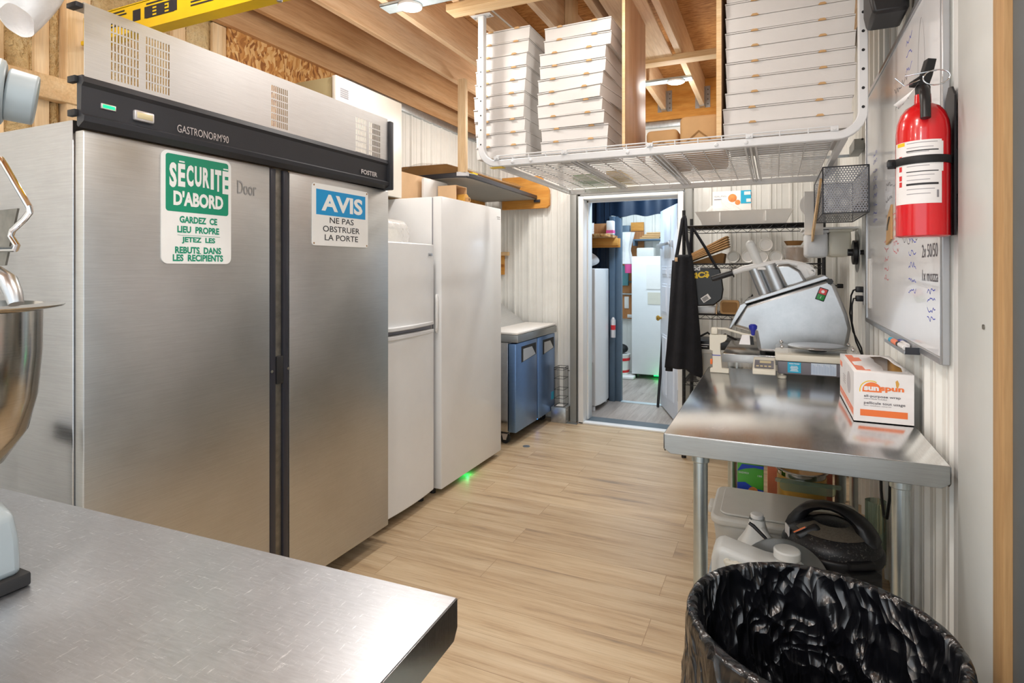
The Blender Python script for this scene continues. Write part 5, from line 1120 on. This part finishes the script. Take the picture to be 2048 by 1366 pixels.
m = MB(); m.lathe([(0, fy), (.0285, fy)], (.303, 0, .981), 20, 'Y', a0=0, a1=180); m.box(.2745, .3315, fy - .0001, fy + .0001, .976, .981); m.box(.268, .406, fy, fy + .0005, .893, .915); m.build('orange_print', 'orange', t)
m = MB(); m.lathe([(.0315, fy), (.0345, fy)], (.3, 0, .981), 14, 'Y', a0=60, a1=190); m.build('yellow_ray', 'yellow', t)
m = MB(); m.text('sun', (.279, fy - .0002, .981), UX, UZ, .044, .0145, bold=.05); m.build('white_lettering', 'label_white', t)
m = MB(); m.text('spun', (.3265, fy, .9775), UX, UZ, .069, .0185, bold=.04); m.build('orange_lettering', 'orange', t)
m = MB(); m.text('all-purpose wrap', (.279, fy, .956), UX, UZ, .107, .0105, bold=.012); m.text('metro blade included', (.279, fy, .951), UX, UZ, .067, .0042); m.text('pellicule tout usage', (.279, fy, .932), UX, UZ, .12, .0115, bold=.012); m.text('lame metallique comprise', (.279, fy, .927), UX, UZ, .08, .0042); m.build('dark_lettering', 'ink_grey2', t)
m = MB(); m.prism([(.371, 1.017), (.377, 1.022), (.382, 1.01), (.38, 1.0), (.376, .992), (.373, 1.0)], fy, fy + .0003); m.build('torn_spot', 'amber', t)
sx = cx0 - .0006
m = MB(); m.box(sx, sx + .0005, 2.335, 2.775, .89, .914); m.box(sx, sx + .0005, 2.7, 2.775, 1.0, 1.02); m.build('side_band', 'orange_faded', t)
m = MB(); m.text('pellicule tout usage', (sx - .0001, 2.72, .897), UYn, UZ, .3, .012); m.build('side_lettering', 'label_white', t)
m = MB()
for k in range(4): m.box(sx, sx + .0005, 2.58, 2.66, .98 - .009 * k, .984 - .009 * k)
ov = [(2.47 + .055 * math.cos(R(a)), .98 + .04 * math.sin(R(a))) for a in range(0, 360, 20)]; m.prism(ov, sx, sx + .0004, 'X'); m.build('side_drawing', 'ink_pale', t)
m = MB(); m.box(.262, .305, 2.36, 2.75, cz1 + .0012, cz1 + .0018); m.build('top_band', 'orange_faded', t)
m = MB()
for k in range(7): m.cyl((.412, 2.35 + .05 * k, cz1 + .0012), (.412, 2.35 + .05 * k, cz1 + .0022), .003, n=8)
m.build('perforation', 'ink_pale', t)

# counter scale
t = thing('counter_scale', 'beige counter scale with round steel platter and blue sticker', 'scale', (.16, 3.15, .87))
m = MB(); m.box(.0, .325, 3.075, 3.33, .955, .988, .008); m.build('top_cover', 'beige_plastic', t)
m = MB(); m.box(.012, .315, 3.08, 3.32, .893, .954, .006); m.build('housing', 'scale_grey', t)
MB().box(.055, .112, 3.0778, 3.0797, .902, .957 - .005).build('sticker', 'teal_print', t)
m = MB(); m.text('WEIGH-TRONIX', (.0835, 3.0776, .942), UX, UZ, .046, .006, bold=.02, center=True)
for k in range(6): m.box(.0835 - .014 - .002 * (k % 3), .0835 + .014 + .002 * (k % 3), 3.0772, 3.0777, .932 - .0045 * k, .934 - .0045 * k)
m.build('sticker_print', 'label_white', t)
MB().box(.155, .26, 3.0778, 3.0797, .899, .953).build('rate_table', 'pale_print', t)
m = MB()
for k in range(16): m.box(.157 + .0064 * k, .159 + .0064 * k, 3.0772, 3.0777, .902, .95 - .004 * ((k * 5) % 4))
m.build('rate_print', 'ink_pale_blue', t)
MB().cyl((.19, 3.2, .996), (.19, 3.2, 1.012), .04, n=24).build('platter_post', 'black_matte', t)
MB().lathe([(0, 1.012), (.118, 1.012), (.13, 1.016), (.132, 1.021), (.126, 1.024), (0, 1.019)], (.19, 3.2, 0), 56).build('platter', 'steel_cast', t)
for xa, xb in ((.002, .06), (.315, .345)): MB().box(xa, xb, 3.1, 3.3, .989, 1.012, .006).build('splash_guard', 'clear', t)
for x in (.03, .33):
    for y in (3.1, 3.29): MB().sphere((x, y, 1.022), .009, (1, 1, 1.1), 14, 10).build('thumb_screw', 'chrome', t)
m = MB(); m.prism([(3.0, .895), (3.08, .9), (3.2, .905), (3.2, .952), (3.13, .95), (3.0, .918)], -.098, .003, 'X'); kp = m.build('keypad', 'beige_plastic', t, bev=.004)
m = MB(); m.T = Matrix.Translation((-.048, 3.06, .936)) @ Matrix.Rotation(R(13.8), 4, 'X')
m.box(-.042, .042, -.045, .05, -.001, .0012); m.build('key_panel', 'scale_grey', kp)
m = MB(); m.T = Matrix.Translation((-.048, 3.06, .9375)) @ Matrix.Rotation(R(13.8), 4, 'X')
m.box(-.02, .03, .012, .04, 0, .001); m.build('display', 'lcd', kp)
for k in range(4):
    m = MB(); m.T = Matrix.Translation((-.048, 3.06, .9375)) @ Matrix.Rotation(R(13.8), 4, 'X'); m.box(-.035 + .018 * k, -.023 + .018 * k, -.035, -.02, 0, .0012); m.build('key', 'lcd', kp)
for x in (.03, .3):
    for y in (3.1, 3.3): f = MB().lathe([(0, .8705), (.02, .8705), (.021, .882), (.008, .886), (.008, .8925), (0, .8925)], (x, y, 0), 18).build('foot', 'beige_plastic', t)

# lever press clamped at the table edge
t = thing('bag_sealer', 'beige lever bag sealer with blue knob at the table edge', 'sealer', (-.265, 3.13, .87))
m = MB(); m.prism([(-.302, .8705), (-.212, .8705), (-.212, .892), (-.245, .895), (-.25, .957), (-.253, .985), (-.253, 1.02), (-.232, 1.03), (-.222, 1.042), (-.222, 1.063), (-.305, 1.063), (-.305, .985), (-.29, .98), (-.29, .895), (-.302, .89)], 3.115, 3.145); m.build('stand', 'beige_plastic', t, bev=.002)
MB().box(-.297, -.266, 3.112, 3.148, 1.065, 1.1, .006).build('hinge_block', 'beige_plastic', t)
m = MB(); pts = [(-.27, 3.13, 1.094), (-.23, 3.13, 1.094), (-.19, 3.13, 1.083), (-.15, 3.13, 1.072), (-.11, 3.13, 1.066), (-.095, 3.13, 1.066)]; m.tube(pts, .0055, 8); arm = m.build('lever_arm', 'beige_plastic', t)
MB().lathe([(0, 1.066), (.008, 1.067), (.011, 1.09), (.019, 1.1), (.02, 1.115), (.012, 1.122), (0, 1.12)], (-.1, 3.13, 0), 16).build('knob', 'knob_blue', arm)
m = MB(); m.prism([(-.15, 1.068), (-.115, 1.068), (-.112, 1.02), (-.165, 1.02)], 3.12, 3.14); m.build('pressing_shoe', 'label_white', arm); m = MB(); m.prism([(-.115, 1.065), (-.1, 1.06), (-.095, 1.02), (-.1115, 1.02)], 3.121, 3.139); m.build('shoe_side', 'black_matte', arm)
MB().box(-.292, -.251, 3.113, 3.147, .957, .961).build('blue_band', 'knob_blue', t); MB().box(-.301, -.291, 3.112, 3.13, .912, .938, .002).build('orange_tab', 'orange', t)
tag(MB().box(-.235, -.1, 3.34, 3.388, .8705, .8945, .003).build('labelled_strip', 'clear'), 'clear plastic strip lying against the front of the second table', 'strip')

# food processor
t = thing('food_processor', 'large tilted aluminium vegetable cutter with white lever and pusher', 'food processor', (.1, 3.6, .93))
m = MB(); m.prism([(-.083, .945), (-.096, 1.02), (-.1, 1.045), (-.215, 1.078), (-.2, 1.1), (-.152, 1.195), (.255, 1.345), (.285, 1.318), (.34, 1.17), (.36, 1.09), (.345, 1.0), (.335, .945)], 3.45, 3.75); m.build('body', 'steel_cast', t, bev=.02, seg=3)
m = MB(); m.prism([(-.235, 1.07), (-.222, 1.067), (-.14, 1.2), (-.152, 1.21), (-.176, 1.2)], 3.44, 3.76); m.build('discharge_lip', 'steel_cast', t, bev=.003)
m = MB(); m.prism([(-.158, 1.2), (-.15, 1.222), (.238, 1.366), (.26, 1.348)], 3.445, 3.755); m.build('lid_plate', 'steel_cast', t, bev=.004)
ax = Vector((-.36, 0, .933)).normalized()
def at_(x, z, d): return Vector((x, 3.6, z)) + ax * d
def hop(x, z, l, r, nm, mt): 
    m = MB(); p = at_(x, z, 0); q = at_(x, z, l); m.cyl((p.x, 3.57, p.z), (q.x, 3.57, q.z), r, n=36); m.build(nm, mt, t, bev=.002)
hop(-.05, 1.255, .165, .033, 'small_chute', 'steel_cast'); hop(.022, 1.28, .15, .05, 'feed_tube', 'steel_cast')
m = MB(); m.prism([(.055, 1.29), (.0, 1.42), (.07, 1.425), (.125, 1.39), (.16, 1.325)], 3.5, 3.68); m.build('hopper', 'steel_cast', t, bev=.015, seg=3)
m = MB(); p, q = at_(-.075, 1.4, 0), at_(-.075, 1.4, .145); m.cyl((p.x - .0, 3.56, p.z), (q.x, 3.56, q.z), .0255, n=24); m.sphere((q.x, 3.56, q.z), .0255); p2 = at_(-.06, 1.37, 0); m.build('pusher', 'hdpe', t)
m = MB(); m.tube([(-.222, 3.55, 1.375), (-.16, 3.55, 1.4), (-.09, 3.55, 1.415), (.0, 3.55, 1.43), (.06, 3.55, 1.436), (.13, 3.55, 1.42), (.165, 3.55, 1.4), (.185, 3.55, 1.37)], [.014, .017, .018, .016, .015, .017, .024, .028], 12); m.box(-.09, -.02, 3.525, 3.6, 1.392, 1.408, .004); lv_ = m.build('lever', 'white_paint', t)
m = MB(); m.cyl((-.335, 3.55, 1.338), (-.222, 3.55, 1.376), .0175, .0165, 20); m.build('grip', 'black_plastic', lv_, bev=.003); m = MB(); m.cyl((-.224, 3.55, 1.3755), (-.219, 3.55, 1.377), .028, n=24); m.build('grip_collar', 'black_plastic', lv_)
m = MB(); m.prism([(.1, 1.325), (.2, 1.362), (.205, 1.39), (.17, 1.425), (.11, 1.425)], 3.53, 3.6); m.build('lever_fork', 'white_paint', lv_, bev=.006)
MB().cyl((.185, 3.525, 1.385), (.185, 3.532, 1.385), .008, n=14).build('pivot', 'grey_trim', lv_)
m = MB(); m.T = Matrix.Translation((.224, 3.449, 1.264)) @ Matrix.Rotation(R(20), 4, 'Y'); m.box(-.022, .022, -.004, .001, -.034, .034, .003); sw = m.build('switch', 'laminate_dark', t)
for z0, z1, mt, n_ in ((.001, .03, 'switch_red', 'stop_button'), (-.03, -.001, 'switch_green', 'start_button')):
    m = MB(); m.T = Matrix.Translation((.224, 3.446, 1.264)) @ Matrix.Rotation(R(20), 4, 'Y'); m.box(-.018, .018, -.004, .0, z0, z1, .002); m.build(n_, mt, sw)
m = MB(); m.T = Matrix.Translation((.224, 3.4415, 1.264)) @ Matrix.Rotation(R(20), 4, 'Y'); m.lathe([(.006, 0), (.008, 0), (.008, .0003), (.006, .0003)], (0, 0, .015), 16, 'Y'); m.box(-.001, .001, 0, .0003, -.022, -.009); m.build('switch_symbol', 'label_white', sw)
MB().lathe([(0, 3.44), (.016, 3.44), (.016, 3.46), (0, 3.46)], (.262, 0, 1.332), 6, 'Y').build('star_knob', 'black_plastic', t)
for x in (-.06, .3):
    for y in (3.48, 3.72): MB().cyl((x, y, .9305), (x, y, .946), .016, n=14).build('foot', 'rubber', t)
t = thing('clear_bag', 'crumpled clear plastic bag behind the feed hopper', 'bag', (.1, 4.3, 1.4)); MB().grid(lambda u, v: (.1 + (.07 + .015 * math.sin(u * 25)) * math.cos(u * 6.283) * (1 - .3 * v), 4.39 + .03 * math.sin(u * 6.283), Z2 - .02 - .16 * v), 30, 10, True).build('bag', 'film', t); MB().tube([(.1, 4.39, Z2 - .02), (.1, 4.415, Z2 + .01)], .01, 6).build('knot', 'film', t)

# ---------------------------------------------------------------- below the worktable
U = .1505
t = thing('lidded_tote', 'grey plastic tote with lid on the lower shelf of the worktable', 'tote', (.03, 2.77, U))
m = MB(); m.grid(lambda u, v: (.035 + (.255 + .02 * v) * max(-1, min(1, 1.25 * math.cos(u * 6.283))), 2.77 + (.165 + .02 * v) * max(-1, min(1, 1.25 * math.sin(u * 6.283))), U + .18 * v), 60, 4, True); m.build('tub', 'pp_grey_dark', t, solid=.004)
MB().box(-.2, .27, 2.62, 2.92, U + .001, U + .004).build('tub_bottom', 'pp_grey_dark', t)
MB().prism(rrect(-.252, .322, 2.575, 2.965, .05, 8), U + .17, U + .205, 'Z').build('lid', 'pp_grey', t, bev=.012, seg=3)
MB().prism(rrect(-.215, .285, 2.61, 2.93, .035, 8), U + .2055, U + .215, 'Z').build('lid_panel', 'pp_grey', t, bev=.004)
MB().box(-.272, -.25, 2.71, 2.81, U + .165, U + .195, .006).build('clip_handle', 'pp_grey', t)
t = thing('bag_carton', 'green and blue carton of sandwich bags standing behind the tote', 'box', (-.1, 3.05, .36)); zb = .3; 
MB().box(-.165, -.05, 3.0, 3.07, U, .46, .002).build('carton', 'box_green', t); m = MB(); m.prism([(-.166, .425), (-.145, .46), (-.049, .46), (-.049, .445), (-.09, .448), (-.13, .44)], 2.9985, 2.9995); m.prism([(-.166, .34), (-.166, .37), (-.13, .375), (-.09, .35), (-.049, .345), (-.049, .3), (-.166, .3)], 2.9985, 2.9995); m.build('blue_wave', 'box_blue', t)
m = MB(); m.text('SANDWICH', (-.16, 2.9982, .415), UX, UZ, .045, .009); m.build('white_lettering', 'label_white', t); m = MB(); m.text('150', (-.075, 2.9982, .408), UX, UZ, .018, .008); m.build('white_number', 'label_white', t)
m = MB(); m.lathe([(0, 2.9978), (.022, 2.9982)], (-.095, 0, .335), 14, 'Y'); m.build('food_picture', 'food_orange', t)
tag(MB().box(-.035, .255, 3.205, 3.225, U, .5, .006).build('red_pack', 'orange_faded'), 'faded red printed pack standing behind the steel pot', 'pack')
t = thing('steel_pot', 'stainless steel pot standing behind the grey tote', 'pot', (.115, 3.086, U)); m = MB(); m.lathe([(0, U + .001), (.095, U + .001), (.1, U + .02), (.104, .44), (.116, .446), (.116, .45), (.102, .45), (.097, U + .03), (0, U + .02)], (.115, 3.086, 0), 48); m.build('pot_body', 'steel_bowl', t, ang=50); MB().lathe([(.1055, U + .16), (.107, .42)], (.115, 3.086, 0), 48).build('painted_reflection', 'amber', t)  # amber band paints a warm reflection onto the pot wall
t = thing('glass_dish', 'clear green tinted glass dish leaning in front of the pot', 'dish', (.12, 2.945, .38)); MB().prism(rrect(.02, .25, U + .22, .425, .02), 2.969, 2.976).build('glass', 'pyrex', t, bev=.002); MB().prism(rrect(.0, .27, .408, .425, .006), 2.9675, 2.9775).build('lip', 'pyrex', t)
t = thing('milk_jug', 'white translucent plastic jug with small cap in front of the tote', 'jug', (-.063, 2.43, U))
MB().grid(lambda u, v: (-.063 + (lambda r: r * max(-1, min(1, 1.18 * math.cos(u * 6.283))))(.075 if v < .6 else .075 - .047 * math.sin((v - .6) / .4 * 1.57)), 2.43 + (lambda r: r * max(-1, min(1, 1.18 * math.sin(u * 6.283))))(.075 if v < .6 else .075 - .047 * math.sin((v - .6) / .4 * 1.57)), U + .001 + .285 * v), 40, 24, True).build('jug_body', 'hdpe', t)
MB().cyl((-.063, 2.43, .425), (-.063, 2.43, .437), .019, n=20).build('neck', 'hdpe', t); MB().cyl((-.063, 2.43, .437), (-.063, 2.43, .453), .0235, n=24).build('cap', 'white_paint', t, bev=.002)
m = MB(); m.tube([(-.05, 2.37, .42), (-.02, 2.35, .39), (-.015, 2.35, .33), (-.03, 2.357, .28)], .014, 10); m.build('handle', 'hdpe', t)
t = thing('oil_jug', 'large white plastic jug with molded handle behind the trash can', 'jug', (-.06, 2.12, U))
m = MB(); m.prism([(-.195, U + .001), (.1, U + .001), (.1, .4), (.075, .425), (-.03, .433), (-.16, .462), (-.185, .455), (-.197, .42)], 2.06, 2.18); m.build('jug_body', 'hdpe', t, bev=.025, seg=4)
m = MB(); m.tube([(-.15, 2.057, .418), (-.1, 2.057, .415), (-.03, 2.057, .402)], .012, 10)
for k in range(5): m.sphere((-.145 + .028 * k, 2.058, .422 - .003 * k), .012, (1, .4, 1), 12, 8)
m.build('finger_grip', 'beige_plastic', t)
MB().cyl((.036, 2.11, .425), (.036, 2.11, .446), .034, n=28).build('neck', 'hdpe', t); MB().cyl((.036, 2.11, .447), (.036, 2.11, .478), .041, n=40).build('cap', 'hdpe', t, bev=.005)
t = thing('pot_lid', 'shiny round steel lid standing upright behind the large white jug', 'lid', (.03, 2.2, U)); MB().lathe([(0, 2.188), (.06, 2.19), (.11, 2.197), (.138, 2.203), (.144, 2.203), (.144, 2.207), (.136, 2.208), (.06, 2.196), (0, 2.194)], (.028, 0, .325), 56, 'Y').build('lid_disc', 'steel_cast', t); MB().box(.0, .05, 2.196, 2.21, U + .0, U + .032, .003).build('rest', 'steel_cast', t)
t = thing('ladle', 'black handled utensil sticking out behind the large white jug', 'utensil', (-.05, 2.25, .3)); MB().tube([(-.085, 2.25, .486), (-.07, 2.248, .478), (-.03, 2.24, .445), (-.0, 2.23, .4)], [.006, .007, .006, .005], 8).build('handle', 'black_plastic', t); MB().sphere((-.0, 2.23, .385), .016, (1, .4, 1)).build('bowl', 'black_plastic', t)
# pressure cooker
t = thing('pressure_cooker', 'electric pressure cooker with black lid and arched handle', 'pressure cooker', (.19, 2.37, U))
kx, ky, kz = .187, 2.39, .392
MB().lathe([(0, U + .012), (.14, U + .012), (.148, U + .03), (.15, kz - .02), (.145, kz - .018), (0, kz - .02)], (kx, ky, 0), 48).build('steel_body', 'steel_edge', t)
MB().lathe([(0, U), (.145, U), (.152, U + .03), (.15, U + .035), (0, U + .035)], (kx, ky, 0), 40).build('base', 'black_plastic', t)
MB().lathe([(.1505, U + .035), (.154, U + .05), (.154, kz - .022), (.1505, kz - .02)], (kx, ky, 0), 14, a0=290, a1=352).build('control_panel', 'black_plastic', t)
MB().lathe([(.13, kz - .025), (.158, kz - .022), (.165, kz - .01), (.165, kz + .012), (.158, kz + .02), (.13, kz + .02), (.13, kz - .025)], (kx, ky, 0), 48).build('rim_ring', 'black_plastic', t, ang=50)
ld = MB().lathe([(.158, kz + .015), (.156, kz + .03), (.148, kz + .05), (.12, kz + .075), (.07, kz + .092), (0, kz + .098)], (kx, ky, 0), 48).build('lid', 'lid_speckle', t)
for a0_, a1_ in ((200, 335), (20, 155)):
    MB().lathe([(.125, kz + .0735), (.11, kz + .082), (.06, kz + .0955)], (kx, ky, 0), 24, a0=a0_, a1=a1_).build('lid_panel', 'taupe', ld)
m = MB()
m.T = Matrix.Translation((kx, ky, 0)) @ Matrix.Rotation(R(-20), 4, 'Z')
hp = []
for k in range(13): q = math.pi * k / 12; hp.append((-.118 * math.cos(q), 0, kz + .05 + .098 * math.sin(q)))
P = [Vector(p) for p in hp]; rings = []
for i, p in enumerate(P):
    d = (P[min(i + 1, 12)] - P[max(i - 1, 0)]).normalized(); n = Vector((-d.z, 0, d.x)); wd = .026 + .024 * abs(i - 6) / 6; th = .011 + .022 * (abs(i - 6) / 6) ** 2
    rings.append([m.v(p + n * th * a + Vector((0, wd * b, 0))) for a, b in ((1, .7), (1, -.7), (0, -1), (-1, -.7), (-1, .7), (0, 1))])
for a, b in zip(rings, rings[1:]):
    for k in range(6): m.f([a[k], a[(k + 1) % 6], b[(k + 1) % 6], b[k]])
m.f(rings[0]); m.f(rings[-1][::-1]); m.build('handle', 'black_plastic', t, ang=60)
m = MB(); m.T = Matrix.Translation((kx - .085, ky - .06, kz + .058)) @ Matrix.Rotation(R(-25), 4, 'X') @ Matrix.Rotation(R(-32), 4, 'Y'); m.box(-.04, .05, -.035, .035, -.02, .018, .014, 3); m.build('valve_cover', 'black_plastic', ld)
m = MB(); m.T = Matrix.Translation((kx - .1, ky - .085, kz + .067)) @ Matrix.Rotation(R(-30), 4, 'X') @ Matrix.Rotation(R(-30), 4, 'Y') @ Matrix.Rotation(R(-20), 4, 'Z'); m.box(-.02, .025, -.012, .012, .008, .0125); m.build('warning_sticker', 'pale_metal', ld); 
m = MB(); m.T = Matrix.Translation((kx - .1, ky - .085, kz + .067)) @ Matrix.Rotation(R(-30), 4, 'X') @ Matrix.Rotation(R(-30), 4, 'Y') @ Matrix.Rotation(R(-20), 4, 'Z'); m.box(-.02, .025, -.017, -.012, .0085, .013); m.build('orange_sticker', 'orange', ld)
m = MB(); m.T = Matrix.Translation((kx, ky, 0)) @ Matrix.Rotation(R(-62), 4, 'Z'); m.box(.135, .19, -.055, .055, kz - .028, kz - .002, .008); m.box(.13, .175, -.045, .045, kz + .0, kz + .026, .008); m.build('side_grip', 'black_plastic', t)
m = MB(); m.T = Matrix.Translation((kx, ky, 0)) @ Matrix.Rotation(R(195), 4, 'Z'); m.box(.15, .153, -.022, .022, kz + .025, kz + .07); m.build('paper_tag', 'label_white', t)
# looping cord under the table
o = MB().tube([(.42, 2.95, .8), (.41, 2.9, .6), (.405, 2.85, .47), (.4, 2.75, .4), (.4, 2.68, .42), (.4, 2.62, .52), (.4, 2.6, .7), (.41, 2.6, .81)], .0055, 8).build('looped_cable', 'black_plastic'); tag(o, 'black power cord looping down under the worktable at the wall', 'cord')
o = MB().tube([(.41, 2.72, .81), (.4, 2.7, .68), (.4, 2.74, .62), (.4, 2.79, .68), (.41, 2.78, .81)], .0055, 8).build('looped_cable', 'black_plastic'); tag(o, 'short black cord loop hanging just under the tabletop', 'cord')
tag(MB().grid(lambda u, v: (.385 + .035 * math.cos(u * 6.283) * (1 + .2 * math.sin(u * 17)), 2.83 + .04 * math.sin(u * 6.283), U + .02 + .26 * v), 20, 6, True).build('green_bag', 'pyrex'), 'crumpled green tinted plastic by the wall behind the cooker', 'bag')

# ---------------------------------------------------------------- trash can with liner
cx, cy, rz_, rr = .085, 1.45, .6, .262
t = thing('trash_can', 'grey round trash can lined with a glossy black bag', 'trash can', (cx, cy, 0))
MB().lathe([(0, .001), (.2, .001), (.205, .02), (.25, rz_ - .04), (.262, rz_ - .03), (.262, rz_ - .008), (.256, rz_ - .008), (.25, rz_ - .045), (.2, .03), (0, .03)], (cx, cy, 0), 64).build('can_body', 'galv_light', t, ang=50)
from mathutils import noise as NZ
def rid(x, y, z): return 1 - abs(NZ.noise((x, y, z))) * 2
def wr(a, s_, k=1.0): return rid(4.2 * math.cos(a) * k, 4.2 * math.sin(a) * k, s_) * .6 + rid(9 * math.cos(a) * k, 9 * math.sin(a) * k, s_ * 1.7 + 5) * .4 - .5
def liner(u, v):
    a = u * 2 * math.pi
    if v < .22:
        q = v / .22; r = rr + .014 + .012 * wr(a, 3 + q) + .012 * (1 - q); z = rz_ - .2 * (1 - q) + .05 * (1 - q) * wr(a, .4)
    elif v < .34:
        q = (v - .22) / .12; r = rr + .002 + .013 * math.cos(q * math.pi) + .0015 * wr(a, 2, 3); z = rz_ + .003 + .012 * math.sin(q * math.pi) + .003 * wr(a, 1, 1)
    else:
        q = (v - .34) / .66; r = (rr - .012) - .075 * q ** 1.2 - (.012 + .055 * q) * max(-.3, wr(a + .25 * q, q * 1.6)) * min(1, q * 5) - .012 * math.sin(q * 3.1); z = rz_ - .004 - .5 * q + .04 * wr(a + 1, q + 7) * q
    return (cx + r * math.cos(a), cy + r * math.sin(a), z)
MB().grid(liner, 220, 80, True).build('liner', 'liner', t, ang=180)
MB().lathe([(0, rz_ - .49), (.15, rz_ - .48), (.19, rz_ - .42)], (cx, cy, 0), 32).build('liner_bottom', 'liner', t)
